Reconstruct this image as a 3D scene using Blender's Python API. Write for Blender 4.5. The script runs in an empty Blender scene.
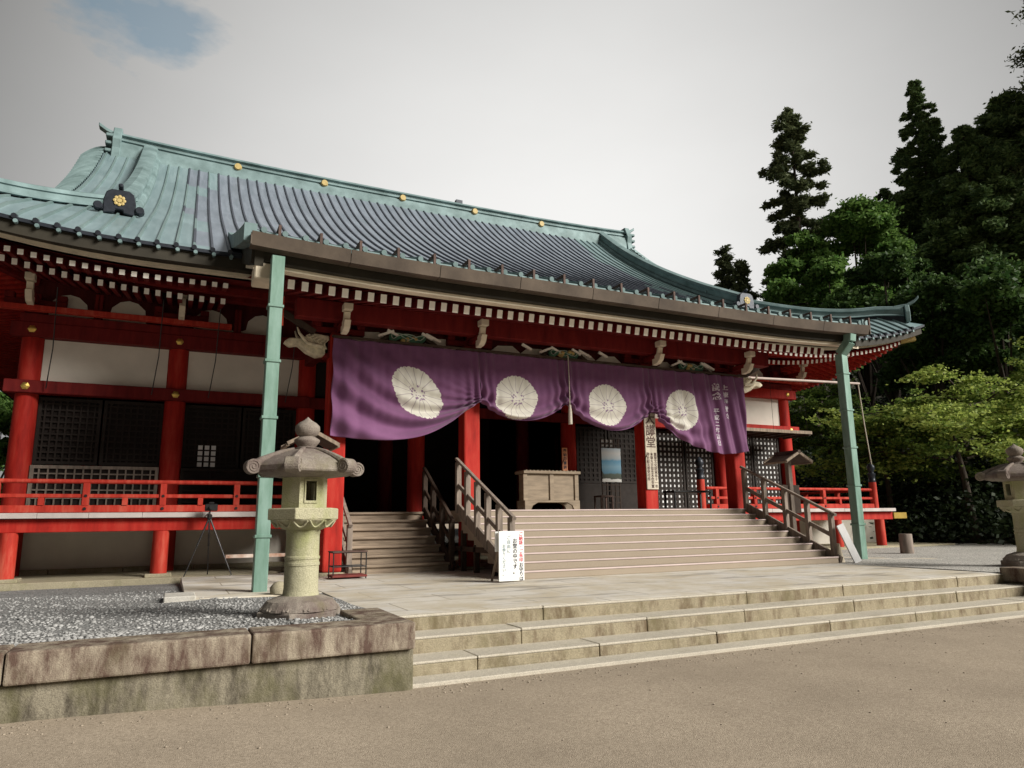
import bpy, bmesh, math, random
import numpy as np
from mathutils import Vector, Matrix
random.seed(7)
S = bpy.context.scene
COL = S.collection
PI = math.pi
R = math.radians
CX = 8.2            # axis of symmetry of the hall

# ------------------------------------------------------------------ node helpers
def new_mat(name):
    m = bpy.data.materials.new(name); m.use_nodes = True
    nt = m.node_tree; nt.nodes.clear()
    out = nt.nodes.new('ShaderNodeOutputMaterial')
    b = nt.nodes.new('ShaderNodeBsdfPrincipled')
    nt.links.new(b.outputs[0], out.inputs[0])
    return m, nt, b, out
class N:
    """tiny expression builder over a node tree"""
    def __init__(s, nt): s.nt = nt
    def node(s, t, **kw):
        n = s.nt.nodes.new(t)
        for k, v in kw.items(): setattr(n, k, v)
        return n
    def lk(s, a, b): s.nt.links.new(a, b)
    def put(s, sock, v):
        if hasattr(v, 'links') or isinstance(v, bpy.types.NodeSocket): s.lk(v, sock)
        else: sock.default_value = v
    def math(s, op, a, b=0.0, clamp=False):
        n = s.node('ShaderNodeMath', operation=op); n.use_clamp = clamp
        s.put(n.inputs[0], a); s.put(n.inputs[1], b); return n.outputs[0]
    def coord(s, which='Object'): return s.node('ShaderNodeTexCoord').outputs[which]
    def mapping(s, v, scale=(1,1,1), loc=(0,0,0)):
        n = s.node('ShaderNodeMapping'); s.lk(v, n.inputs[0])
        n.inputs['Scale'].default_value = scale; n.inputs['Location'].default_value = loc; return n.outputs[0]
    def noise(s, v, scale, detail=4, rough=.55, dist=0):
        n = s.node('ShaderNodeTexNoise'); s.lk(v, n.inputs['Vector'])
        n.inputs['Scale'].default_value = scale; n.inputs['Detail'].default_value = detail
        n.inputs['Roughness'].default_value = rough; n.inputs['Distortion'].default_value = dist
        return n.outputs[0]
    def ramp(s, f, stops, interp='LINEAR'):
        n = s.node('ShaderNodeValToRGB'); n.color_ramp.interpolation = interp
        cr = n.color_ramp
        while len(cr.elements) < len(stops): cr.elements.new(.5)
        for e, (p, c) in zip(cr.elements, stops):
            e.position = p; e.color = c if len(c) == 4 else (*c, 1)
        s.lk(f, n.inputs[0]); return n.outputs[0]
    def mix(s, f, a, b, mode='MIX'):
        n = s.node('ShaderNodeMix', data_type='RGBA', blend_type=mode)
        s.put(n.inputs['Factor'], f)
        for i, v in ((6, a), (7, b)):
            if isinstance(v, tuple): n.inputs[i].default_value = (*v[:3], 1)
            else: s.lk(v, n.inputs[i])
        return n.outputs[2]
    def sep(s, v):
        n = s.node('ShaderNodeSeparateXYZ'); s.lk(v, n.inputs[0]); return n.outputs
    def bump(s, h, strength=.3, dist=.02):
        n = s.node('ShaderNodeBump'); n.inputs['Strength'].default_value = strength
        n.inputs['Distance'].default_value = dist; s.lk(h, n.inputs['Height']); return n.outputs[0]
G3 = lambda v: (v, v, v)
def simple(name, col, rough=.6, var=.25, scale=3.0, bump=.15, bscale=40, metal=0, spec=.3, dark=None, stretch=(1,1,1), trans=0):
    m, nt, b, out = new_mat(name); n = N(nt)
    v = n.mapping(n.coord(), stretch)
    f = n.noise(v, scale, 6, .6)
    lo = dark if dark else tuple(c*(1-var) for c in col); hi = tuple(min(1, c*(1+var)) for c in col)
    c = n.ramp(f, [(.28, lo), (.72, hi)])
    n.lk(c, b.inputs['Base Color'])
    n.put(b.inputs['Roughness'], n.math('ADD', n.math('MULTIPLY', n.noise(v, scale*3, 3), .25), rough-.12))
    b.inputs['Metallic'].default_value = metal; b.inputs['Specular IOR Level'].default_value = spec
    if bump: n.lk(n.bump(n.noise(v, bscale, 4), bump, .01), b.inputs['Normal'])
    if trans:
        t = n.node('ShaderNodeBsdfTranslucent'); n.lk(c, t.inputs[0])
        mx = n.node('ShaderNodeMixShader'); mx.inputs[0].default_value = trans
        n.lk(b.outputs[0], mx.inputs[1]); n.lk(t.outputs[0], mx.inputs[2]); n.lk(mx.outputs[0], out.inputs[0])
    return m
M = {}
def stone(name, col, stain, moss=(.16,.17,.07), stain_amt=.5, moss_amt=.5, fleck=.35, vert=True):
    m, nt, b, out = new_mat(name); n = N(nt)
    v = n.coord()
    g = n.noise(v, 95, 3, .7)
    c = n.ramp(g, [(.3, tuple(x*(1-fleck) for x in col)), (.5, col), (.72, tuple(min(1, x*(1+fleck)) for x in col))])
    big = n.noise(v, 1.1, 5, .6)
    c = n.mix(n.ramp(big, [(.35, G3(0)), (.7, G3(.35))]), c, tuple(x*.62 for x in col))
    sv = n.mapping(v, (4.6, 4.6, 1.5)) if vert else v
    st = n.noise(sv, 1.3, 6, .72)
    c = n.mix(n.ramp(st, [(.66-.25*stain_amt, G3(0)), (.82-.2*stain_amt, G3(.88))]), c, stain)
    ms = n.noise(n.mapping(v, (2.2, 2.2, 1.2), (5, 2, 1)), 1.6, 6, .65)
    c = n.mix(n.ramp(ms, [(.62-.2*moss_amt, G3(0)), (.85-.2*moss_amt, G3(.75))]), c, moss)
    n.lk(c, b.inputs['Base Color']); b.inputs['Roughness'].default_value = .9; b.inputs['Specular IOR Level'].default_value = .2
    h = n.math('ADD', n.math('MULTIPLY', g, .6), n.noise(v, 14, 5, .6))
    n.lk(n.bump(h, .55, .02), b.inputs['Normal'])
    return m
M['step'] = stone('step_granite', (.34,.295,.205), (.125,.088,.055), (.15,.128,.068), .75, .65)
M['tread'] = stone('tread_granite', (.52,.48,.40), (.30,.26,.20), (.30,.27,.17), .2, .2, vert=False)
M['cap'] = stone('cap_granite', (.36,.31,.24), (.075,.038,.031), (.12,.10,.06), 1.1, .5)
M['wall'] = stone('wall_stone', (.25,.225,.17), (.055,.047,.035), (.11,.105,.05), .85, .75)
M['lantern'] = stone('lantern_stone', (.43,.41,.28), (.20,.19,.10), (.30,.32,.13), .35, .7, vert=False)
M['lantern_top'] = stone('weathered_stone', (.30,.265,.225), (.11,.075,.07), (.19,.175,.10), .85, .5, vert=False)
M['plinth'] = stone('plinth_stone', (.38,.34,.24), (.2,.16,.1), (.2,.2,.1), .3, .4)
M['slab'] = stone('slab_stone', (.56,.54,.49), (.38,.35,.3), (.4,.38,.3), .3, .2, .2, vert=False)

def mk_paving():
    m, nt, b, out = new_mat('stone_paving'); n = N(nt)
    v = n.coord()
    br = n.node('ShaderNodeTexBrick'); n.lk(v, br.inputs['Vector'])
    for k, x in (('Color1', (.66,.64,.60,1)), ('Color2', (.73,.69,.61,1)), ('Mortar', (.20,.17,.13,1))): br.inputs[k].default_value = x
    br.inputs['Scale'].default_value = 1; br.inputs['Mortar Size'].default_value = .012; br.inputs['Brick Width'].default_value = 1.7
    br.inputs['Row Height'].default_value = .82; br.inputs['Mortar Smooth'].default_value = .4
    c = n.mix(n.ramp(n.noise(v, 1.3, 6, .7), [(.40, G3(0)), (.62, G3(.9))]), br.outputs[0], (.56,.49,.36))
    c = n.mix(n.ramp(n.noise(n.mapping(v, (.45, 1.6, 1), (3, 1, 0)), 1.6, 4, .6), [(.56, G3(0)), (.64, G3(.7))]), c, (.26,.235,.20))
    c = n.mix(n.math('MULTIPLY', n.noise(v, 120, 2), .35), c, (.25,.24,.22))
    n.lk(c, b.inputs['Base Color']); b.inputs['Roughness'].default_value = .8
    n.lk(n.bump(n.math('ADD', n.noise(v, 30, 5), n.math('MULTIPLY', br.outputs[1], -1.5)), .3, .01), b.inputs['Normal'])
    return m
M['paving'] = mk_paving()
def mk_gravel(name, scale, lo, hi, fine=False):
    m, nt, b, out = new_mat(name); n = N(nt); v = n.coord()
    vo = n.node('ShaderNodeTexVoronoi'); n.lk(v, vo.inputs['Vector']); vo.inputs['Scale'].default_value = scale
    vo2 = n.node('ShaderNodeTexVoronoi'); n.lk(v, vo2.inputs['Vector']); vo2.inputs['Scale'].default_value = scale*.43
    r1 = n.sep(vo.outputs['Color'])[0]; r2 = n.sep(vo2.outputs['Color'])[1]
    f = n.math('ADD', n.math('MULTIPLY', r1, .65), n.math('MULTIPLY', r2, .35))
    c = n.ramp(f, [(.1, lo), (.5, tuple((a+d)/2 for a, d in zip(lo, hi))), (.95, hi)])
    c = n.mix(n.ramp(n.noise(v, .7, 5, .6), [(.35, G3(0)), (.75, G3(.45))]), c, tuple(x*.7 for x in lo))
    if not fine:
        c = n.mix(n.ramp(vo.outputs['Distance'], [(.35, G3(0)), (.75, G3(.8))]), c, tuple(x*.35 for x in lo))
    n.lk(c, b.inputs['Base Color']); b.inputs['Roughness'].default_value = .9; b.inputs['Specular IOR Level'].default_value = .15
    h = n.math('MULTIPLY', vo.outputs['Distance'], -1)
    n.lk(n.bump(h, .9 if not fine else .6, .02 if not fine else .006), b.inputs['Normal'])
    return m
M['gravel'] = mk_gravel('grey_gravel', 34, (.24,.245,.245), (.50,.50,.485))
M['gravel_far'] = mk_gravel('pale_gravel', 34, (.45,.44,.41), (.80,.78,.72))
M['ground'] = mk_gravel('brown_grit', 135, (.27,.222,.168), (.51,.43,.335), True)
M['pebble'] = simple('pebble', (.31,.31,.305), .85, .6, 4.5, .2, 30)
M['grit'] = simple('loose_grit', (.30,.255,.20), .9, .5, 4, .1, 30)
M['soil'] = simple('forest_soil', (.04,.035,.02), .95, .5, .8, .5, 5)

def mk_red(name, col, fade, amt=.5):
    m, nt, b, out = new_mat(name); n = N(nt); v = n.coord()
    f = n.noise(n.mapping(v, (3, 3, .5)), 2.2, 6, .65)
    c = n.ramp(f, [(.3, tuple(x*.62 for x in col)), (.5, col), (.72, fade)])
    chip = n.noise(n.mapping(v, (2, 2, 1)), 9, 6, .75)
    c = n.mix(n.ramp(chip, [(.68, G3(0)), (.76, G3(amt))]), c, (.25,.13,.08))
    n.lk(c, b.inputs['Base Color']); b.inputs['Roughness'].default_value = .68; b.inputs['Specular IOR Level'].default_value = .2
    n.lk(n.bump(n.noise(n.mapping(v, (1, 1, .15)), 60, 3), .25, .008), b.inputs['Normal'])
    return m
M['red'] = mk_red('vermilion_paint', (.40,.020,.013), (.46,.05,.032), .7)
M['redrail'] = mk_red('faded_vermilion', (.44,.036,.022), (.52,.11,.07), .6)
M['shade_red'] = mk_red('shaded_red_paint', (.15,.010,.010), (.20,.018,.014), .3)  # vermilion darkened, shade under the eaves put into the colour
M['deep_shade_red'] = mk_red('shaded_red_boards', (.09,.010,.010), (.13,.018,.014), .2)  # darker still, deep eave shade painted into the red boards
M['white'] = simple('white_paint', (.86,.83,.76), .6, .06, 3, .05)
M['cream'] = simple('cream_trim', (.70,.62,.48), .6, .15, 3, .1)
M['plaster'] = simple('white_plaster', (.74,.70,.62), .85, .10, 1.2, .08, 25)
M['carved'] = simple('carved_white_wood', (.60,.54,.40), .7, .35, 9, .4, 18)
M['wood'] = simple('grey_wood', (.235,.185,.14), .8, .4, 2.5, .35, 22, stretch=(8, 1, 1))
M['woodv'] = simple('weathered_post_wood', (.22,.18,.15), .8, .4, 2.5, .35, 22, stretch=(6, 6, 1))
M['lattice'] = simple('black_lattice_wood', (.022,.016,.013), .75, .3, 3, .2, 22)
M['woodx'] = simple('tread_wood', (.30,.235,.175), .8, .4, 2.5, .35, 22, stretch=(.7, 8, 8))
M['dkwood'] = simple('dark_timber', (.055,.036,.026), .7, .35, 2.5, .25, 22, stretch=(3, 3, 1))
M['box'] = simple('pale_box_wood', (.27,.215,.155), .7, .35, 2, .25, 25, stretch=(1, 6, 6))
M['black'] = simple('black_metal', (.012,.012,.013), .4, .2, 5, 0, spec=.5)
M['interior'] = simple('dark_interior', (.018,.012,.010), .8, .3, 2, 0)
M['gold'] = simple('gilt_metal', (.75,.52,.14), .38, .2, 12, .1, 30, metal=.85)
M['gilt'] = simple('gilt_paint', (.50,.38,.15), .5, .2, 12, .1, 30)
M['bronze'] = simple('dark_bronze', (.03,.035,.045), .4, .3, 7, .1, 30, metal=.3)
M['oldboard'] = simple('aged_white_board', (.52,.47,.38), .8, .2, 2.5, .15, 20, stretch=(4, 4, .6))
M['iron'] = simple('rusty_iron', (.09,.055,.045), .7, .4, 12, .2)
M['gutter'] = simple('brown_copper_gutter', (.105,.082,.062), .55, .3, 1.6, .08, 25, metal=.1, dark=(.06,.046,.036))
M['eavewood'] = simple('dark_eave_boards', (.028,.024,.016), .7, .3, 2, .2, 30)
M['patina'] = simple('green_patina', (.185,.262,.268), .6, .28, 1.6, .12, 24, metal=.1, dark=(.10,.155,.155))
M['pipe'] = simple('pipe_patina', (.20,.305,.265), .45, .2, 2.2, .1, 22, metal=.15, dark=(.11,.205,.155), stretch=(3, 3, .7))
M['greenpaint'] = simple('green_carving', (.05,.15,.095), .5, .3, 8, .1)
M['paleline'] = simple('pale_green_edge', (.45,.55,.48), .6, .2, 8, 0)
M['redmat'] = simple('dull_red_mat', (.16,.035,.03), .8, .3, 8, .1)
M['signwhite'] = simple('sign_board_white', (.82,.83,.82), .5, .04, 2, .02)
M['boardgrey'] = simple('grey_white_board', (.55,.55,.55), .6, .12, 3, .03)
M['ink'] = simple('black_ink', (.03,.03,.04), .7, .1, 5, 0)
M['redink'] = simple('red_ink', (.62,.06,.09), .7, .1, 5, 0)
M['greyink'] = simple('faded_ink', (.27,.34,.36), .7, .1, 5, 0)
M['whiteink'] = simple('white_print', (.78,.72,.78), .8, .05, 5, 0)
M['plaque'] = simple('orange_plaque_wood', (.50,.20,.095), .6, .15, 4, .1, stretch=(5, 5, 1))
M['redplaque'] = simple('red_plaque', (.42,.05,.02), .6, .2, 6, .1)
M['rope'] = simple('pale_rope', (.52,.48,.40), .9, .2, 30, .3, 90)
M['pole'] = simple('pale_pole', (.44,.36,.32), .5, .12, 3, .05)
M['rustpipe'] = simple('rusted_white_pipe', (.52,.48,.43), .6, .2, 4.0, .1, dark=(.26,.10,.045))
M['yellow'] = simple('yellow_beam_end', (.36,.24,.04), .6, .15, 4, .05)
M['paper_daylight'] = simple('paper_daylight_white', (.80,.82,.82), .9, .05, 3, 0)  # also stands in for daylight seen through the small lattice

def mk_roof(name, rib=False):
    """copper sheet: turquoise patina at the ends, newer lavender-grey sheets in the middle"""
    m, nt, b, out = new_mat(name); n = N(nt); v = n.node('ShaderNodeNewGeometry').outputs['Position']
    x, y, z = n.sep(v)[:3]
    # panel steps so the change follows sheet edges
    xs = n.math('SNAP', n.math('ADD', x, 0), .34)
    ys = n.math('SNAP', y, 1.1)
    comb = n.node('ShaderNodeCombineXYZ'); n.lk(xs, comb.inputs[0]); n.lk(ys, comb.inputs[1])
    pn = n.noise(comb.outputs[0], 1.7, 2)
    edge = n.math('ADD', n.math('ABSOLUTE', n.math('SUBTRACT', xs, CX-.2)), n.math('MULTIPLY', n.math('SUBTRACT', pn, .5), 3.2))
    newer = n.math('LESS_THAN', edge, 8.05)
    eavey = n.math('GREATER_THAN', n.math('ADD', ys, n.math('MULTIPLY', n.math('SUBTRACT', pn, .5), 2.4)), 12.6)
    newer = n.math('MULTIPLY', newer, eavey)
    st = n.noise(n.mapping(v, (4, .5, .5)), 1.5, 6, .65)
    if rib:  # ribs darkened, their side shading painted into the colour
        green = n.ramp(st, [(.3, (.13,.20,.20)), (.7, (.20,.28,.275))])
        blue = n.ramp(st, [(.3, (.045,.052,.072)), (.7, (.085,.094,.12))])
    else:
        green = n.ramp(st, [(.3, (.165,.245,.262)), (.7, (.245,.332,.353))])
        blue = n.ramp(st, [(.25, (.165,.215,.245)), (.45, (.205,.24,.29)), (.68, (.26,.305,.36)), (.8, (.25,.335,.35))])
    tint = n.math('ADD', n.math('MULTIPLY', pn, .5), .75)
    hsv = n.node('ShaderNodeHueSaturation'); n.lk(n.mix(newer, green, blue), hsv.inputs['Color']); n.lk(tint, hsv.inputs['Value'])
    n.lk(hsv.outputs[0], b.inputs['Base Color'])
    n.put(b.inputs['Roughness'], n.math('ADD', n.math('MULTIPLY', st, .2), .36))
    b.inputs['Metallic'].default_value = .15; b.inputs['Specular IOR Level'].default_value = .5
    # horizontal sheet seams
    sm = n.math('LESS_THAN', n.math('FRACT', n.math('DIVIDE', y, .55)), .035)
    n.lk(n.bump(n.math('ADD', n.noise(v, 6, 3), n.math('MULTIPLY', sm, .5)), .12, .02), b.inputs['Normal'])
    return m
M['roof'] = mk_roof('copper_roof'); M['rib'] = mk_roof('copper_rib_shaded', True)

def mk_curtain():
    m, nt, b, out = new_mat('purple_cloth'); n = N(nt)
    uv = n.node('ShaderNodeUVMap'); uv.uv_map = 'UVMap'
    u, w, _ = n.sep(uv.outputs[0])[:3]
    r = n.math('SQRT', n.math('ADD', n.math('MULTIPLY', u, u), n.math('MULTIPLY', w, w)))
    th = n.math('ARCTAN2', w, u)
    Rr = .53
    sc = n.math('ABSOLUTE', n.math('COSINE', n.math('MULTIPLY', th, 16)))
    edge = n.math('ADD', Rr*.955, n.math('MULTIPLY', n.math('POWER', sc, .6), Rr*.05))
    inside = n.math('LESS_THAN', r, edge)
    ln = n.math('MULTIPLY', n.math('ABSOLUTE', n.math('SINE', n.math('MULTIPLY', th, 8))), n.math('MULTIPLY', r, .125))
    line = n.math('MULTIPLY', n.math('LESS_THAN', ln, .0058), n.math('GREATER_THAN', r, Rr*.28))
    vo = n.node('ShaderNodeTexVoronoi'); n.lk(uv.outputs[0], vo.inputs['Vector']); vo.inputs['Scale'].default_value = 17
    dots = n.math('MULTIPLY', n.math('LESS_THAN', vo.outputs['Distance'], .40), n.math('LESS_THAN', r, Rr*.33))
    cloth = n.ramp(n.noise(n.coord(), 2.5, 4), [(.3, (.195,.075,.178)), (.7, (.25,.105,.228))])
    c = n.mix(inside, cloth, (.80,.78,.70))
    c = n.mix(n.math('MULTIPLY', inside, n.math('MULTIPLY', line, .8)), c, (.36,.30,.34))
    c = n.mix(n.math('MULTIPLY', inside, n.math('MULTIPLY', dots, .8)), c, (.20,.09,.24))
    n.lk(c, b.inputs['Base Color']); b.inputs['Roughness'].default_value = .75
    b.inputs['Sheen Weight'].default_value = .3; b.inputs['Specular IOR Level'].default_value = .2
    wv = n.noise(n.mapping(n.coord(), (1, 1, 1)), 220, 2); n.lk(n.bump(wv, .1, .002), b.inputs['Normal'])
    t = n.node('ShaderNodeBsdfTranslucent'); n.lk(c, t.inputs[0])
    mx = n.node('ShaderNodeMixShader'); mx.inputs[0].default_value = .18
    n.lk(b.outputs[0], mx.inputs[1]); n.lk(t.outputs[0], mx.inputs[2]); n.lk(mx.outputs[0], out.inputs[0])
    return m
M['curtain'] = mk_curtain()
def mk_carpet():
    m, nt, b, out = new_mat('beige_stair_carpet'); n = N(nt); v = n.coord()
    f = n.noise(v, 160, 3, .7); g = n.noise(v, 2.0, 5)
    c = n.ramp(f, [(.3, (.25,.205,.155)), (.7, (.37,.315,.25))])
    c = n.mix(n.math('MULTIPLY', g, .35), c, (.42,.36,.29))
    n.lk(c, b.inputs['Base Color']); b.inputs['Roughness'].default_value = .95; b.inputs['Specular IOR Level'].default_value = .05
    n.lk(n.bump(f, .5, .006), b.inputs['Normal']); return m
M['carpet'] = mk_carpet()
M['nosing'] = simple('pink_stair_nosing', (.55,.45,.43), .7, .1, 4, .05)
def mk_poster():
    m, nt, b, out = new_mat('lake_view_poster'); n = N(nt); v = n.coord()
    x, y, z = n.sep(v)[:3]
    zz = n.math('ADD', z, n.math('MULTIPLY', n.math('SUBTRACT', n.noise(v, 5, 4), .5), .12))
    c = n.ramp(n.math('DIVIDE', zz, .98), [(0, (.75,.75,.72)), (.095, (.75,.75,.72)), (.1, (.05,.06,.04)), (.22, (.06,.09,.06)), (.27, (.10,.28,.42)),
        (.45, (.22,.42,.55)), (.62, (.10,.33,.52)), (.68, (.42,.50,.54)), (.85, (.62,.63,.62)), (1, (.45,.55,.62))])
    hill = n.math('LESS_THAN', n.math('ADD', n.math('MULTIPLY', x, 1.5), n.math('MULTIPLY', n.noise(v, 9, 4), .12)), n.math('SUBTRACT', .34, n.math('MULTIPLY', z, .9)))
    hill = n.math('MULTIPLY', hill, n.math('GREATER_THAN', z, .1))
    c = n.mix(hill, c, (.035,.045,.03))
    n.lk(c, b.inputs['Base Color']); b.inputs['Roughness'].default_value = .4; return m
M['poster'] = mk_poster()
def mk_leaf(name, a, c, trans=.3):
    m, nt, b, out = new_mat(name); n = N(nt)
    geo = n.node('ShaderNodeNewGeometry')
    f = n.math('ADD', n.math('MULTIPLY', geo.outputs['Random Per Island'], .5), n.math('MULTIPLY', n.noise(n.coord(), .55, 4, .6), .5))
    col = n.ramp(f, [(.3, a), (.65, c)])
    n.lk(col, b.inputs['Base Color']); b.inputs['Roughness'].default_value = .6; b.inputs['Specular IOR Level'].default_value = .2
    t = n.node('ShaderNodeBsdfTranslucent'); n.lk(col, t.inputs[0])
    mx = n.node('ShaderNodeMixShader'); mx.inputs[0].default_value = trans
    n.lk(b.outputs[0], mx.inputs[1]); n.lk(t.outputs[0], mx.inputs[2]); n.lk(mx.outputs[0], out.inputs[0])
    return m
M['cedar'] = mk_leaf('cedar_needles', (.055,.105,.04), (.17,.25,.09), .3)
M['pineleaf'] = mk_leaf('dark_needles', (.055,.08,.035), (.17,.20,.095), .3)
M['broad'] = mk_leaf('broad_leaves', (.055,.125,.028), (.17,.29,.07), .4)
M['darkleaf'] = mk_leaf('dark_broad_leaves', (.028,.066,.018), (.085,.15,.04), .3)
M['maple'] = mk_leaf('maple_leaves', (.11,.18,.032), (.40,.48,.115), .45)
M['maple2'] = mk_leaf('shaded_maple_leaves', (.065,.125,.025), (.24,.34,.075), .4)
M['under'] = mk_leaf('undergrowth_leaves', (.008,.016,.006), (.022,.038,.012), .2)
M['bark'] = simple('bark', (.055,.042,.033), .9, .4, 3, .6, 14, stretch=(5, 5, 1))

# ------------------------------------------------------------------ mesh builder
class MB:
    def __init__(s): s.v = []; s.f = []; s.m = []; s.uv = None
    def add(s, vs, fs, mi=0):
        o = len(s.v); s.v += [tuple(p) for p in vs]; s.f += [tuple(i+o for i in f) for f in fs]; s.m += [mi]*len(fs); return s
    def box(s, x0, x1, y0, y1, z0, z1, mi=0):
        return s.add([(x0,y0,z0),(x1,y0,z0),(x1,y1,z0),(x0,y1,z0),(x0,y0,z1),(x1,y0,z1),(x1,y1,z1),(x0,y1,z1)],
                     [(0,3,2,1),(4,5,6,7),(0,1,5,4),(1,2,6,5),(2,3,7,6),(3,0,4,7)], mi)
    def bar(s, p, q, w, h, mi=0, up=(0,0,1), endmi=None):
        p, q = Vector(p), Vector(q); d = (q-p).normalized(); up = Vector(up)
        sd = d.cross(up)
        if sd.length < 1e-4: sd = d.cross(Vector((0,1,0)))
        sd.normalize(); u = sd.cross(d)
        a, c = sd*w/2, u*h/2
        vs = [p-a-c, p+a-c, p+a+c, p-a+c, q-a-c, q+a-c, q+a+c, q-a+c]
        s.add(vs, [(0,1,2,3)], mi if endmi is None else endmi)
        return s.add(vs, [(7,6,5,4),(0,4,5,1),(1,5,6,2),(2,6,7,3),(3,7,4,0)], mi)
    def tube(s, path, r, n=8, mi=0, caps=True):
        path = [Vector(p) for p in path]; rs = r if isinstance(r, (list, tuple)) else [r]*len(path)
        vs = []; fs = []; ref = None
        for i, p in enumerate(path):
            d = (path[min(i+1, len(path)-1)]-path[max(i-1, 0)]).normalized()
            if ref is None:
                ref = d.cross(Vector((0,0,1)))
                if ref.length < 1e-3: ref = Vector((1,0,0))
            ref = (ref - d*ref.dot(d)).normalized(); b = d.cross(ref)
            for k in range(n):
                t = 2*PI*k/n; vs.append(p+ref*math.cos(t)*rs[i]+b*math.sin(t)*rs[i])
        for i in range(len(path)-1):
            for k in range(n):
                a, c = i*n+k, i*n+(k+1) % n; fs.append((a, c, c+n, a+n))
        if caps: fs += [tuple(range(n-1, -1, -1)), tuple(range((len(path)-1)*n, len(path)*n))]
        return s.add(vs, fs, mi)
    def sweep(s, path, prof, mi=0, closed=True, side=None, caps=True):
        """profile (side, up) swept along path, up stays vertical"""
        path = [Vector(p) for p in path]; n = len(prof); vs = []; fs = []
        for i, p in enumerate(path):
            if side is None:
                d = path[min(i+1, len(path)-1)]-path[max(i-1, 0)]; d.z = 0; d.normalize(); sd = Vector((d.y, -d.x, 0))
            else: sd = Vector(side)
            for a, c in prof: vs.append(p+sd*a+Vector((0,0,c)))
        for i in range(len(path)-1):
            for k in range(n if closed else n-1):
                a, c = i*n+k, i*n+(k+1) % n; fs.append((a, a+n, c+n, c))
        if closed and caps: fs += [tuple(range(n)), tuple(range(len(path)*n-1, (len(path)-1)*n-1, -1))]
        return s.add(vs, fs, mi)
    def lathe(s, c, prof, n=16, mi=0, ph=0):
        vs = []; fs = []
        for r, z in prof:
            for k in range(n):
                t = 2*PI*k/n+ph; vs.append((c[0]+r*math.cos(t), c[1]+r*math.sin(t), c[2]+z))
        for i in range(len(prof)-1):
            for k in range(n):
                a, d = i*n+k, i*n+(k+1) % n; fs.append((a, d, d+n, a+n))
        fs += [tuple(range(n-1, -1, -1)), tuple(range((len(prof)-1)*n, len(prof)*n))]
        return s.add(vs, fs, mi)
    def prism(s, poly, o, u, v, t, mi=0):
        """polygon in plane (o,u,v), extruded by vector t"""
        o, u, v, t = Vector(o), Vector(u), Vector(v), Vector(t); n = len(poly)
        a = [o+u*x+v*y for x, y in poly]; vs = a+[p+t for p in a]
        return s.add(vs, [tuple(range(n-1, -1, -1)), tuple(range(n, 2*n))]+[(i, (i+1) % n, (i+1) % n+n, i+n) for i in range(n)], mi)
    def grid(s, rows, mi=0):
        n = len(rows[0]); vs = [p for r in rows for p in r]
        return s.add(vs, [(i*n+k, i*n+k+1, (i+1)*n+k+1, (i+1)*n+k) for i in range(len(rows)-1) for k in range(n-1)], mi)
    def build(s, name, mats, parent=None, smooth=None, bevel=0, segs=1, label=None):
        me = bpy.data.meshes.new(name)
        mats = mats if isinstance(mats, (list, tuple)) else [mats]
        off = Vector((0,0,0)); p = parent
        while p is not None: off += p.location; p = p.parent
        me.from_pydata([(a-off.x, b-off.y, c-off.z) for a, b, c in s.v], [], s.f)
        for x in mats: me.materials.append(M[x] if isinstance(x, str) else x)
        if len(mats) > 1: me.polygons.foreach_set('material_index', s.m)
        if smooth is not None:
            me.polygons.foreach_set('use_smooth', [True]*len(me.polygons)); me.set_sharp_from_angle(angle=R(smooth))
        me.update()
        o = bpy.data.objects.new(name, me); COL.objects.link(o)
        if parent: o.parent = parent
        if bevel:
            md = o.modifiers.new('edge', 'BEVEL'); md.width = bevel; md.segments = segs; md.limit_method = 'ANGLE'; md.angle_limit = R(40)
        if label: o['label'] = label
        return o
def thing(name, label, cat, loc=(0,0,0), group=None):
    o = bpy.data.objects.new(name, None); COL.objects.link(o); o.location = loc; o.empty_display_size = .2
    o['label'] = label; o['category'] = cat
    if group: o['group'] = group
    return o
def tag(o, label, cat, group=None):
    o['label'] = label; o['category'] = cat
    if group: o['group'] = group
    return o
def kind(o, k): o['kind'] = k; return o
def dup(root, loc, label=None, scale=None):
    r = root.copy(); COL.objects.link(r); r.location = loc
    if label: r['label'] = label
    if scale: r.scale = (scale,)*3
    for ch in list(root.children):
        c = ch.copy(); COL.objects.link(c); c.parent = r
        for g in list(ch.children):
            d = g.copy(); COL.objects.link(d); d.parent = c
    return r
def recentre(o, loc):
    """move a single-mesh thing's origin to its base"""
    o.data.transform(Matrix.Translation(-Vector(loc))); o.location = loc; return o
def lerp_table(t, x):
    if x <= t[0][0]: return t[0][1]
    for (a, b), (c, d) in zip(t, t[1:]):
        if x <= c: return b+(d-b)*(x-a)/(c-a)
    return t[-1][1]
def smooth_table(t, x):
    """monotone-ish cubic through table points"""
    n = len(t)
    if x <= t[0][0]: return t[0][1]
    if x >= t[-1][0]: return t[-1][1]
    for i in range(n-1):
        if x <= t[i+1][0]:
            x0, y0 = t[i]; x1, y1 = t[i+1]
            sl = lambda j: (t[j+1][1]-t[j][1])/(t[j+1][0]-t[j][0])
            m0 = sl(i) if i == 0 else (sl(i-1)+sl(i))/2
            m1 = sl(i) if i == n-2 else (sl(i)+sl(i+1))/2
            h = x1-x0; q = (x-x0)/h
            return (2*q**3-3*q*q+1)*y0+(q**3-2*q*q+q)*h*m0+(-2*q**3+3*q*q)*y1+(q**3-q*q)*h*m1
FONT = None
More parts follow.
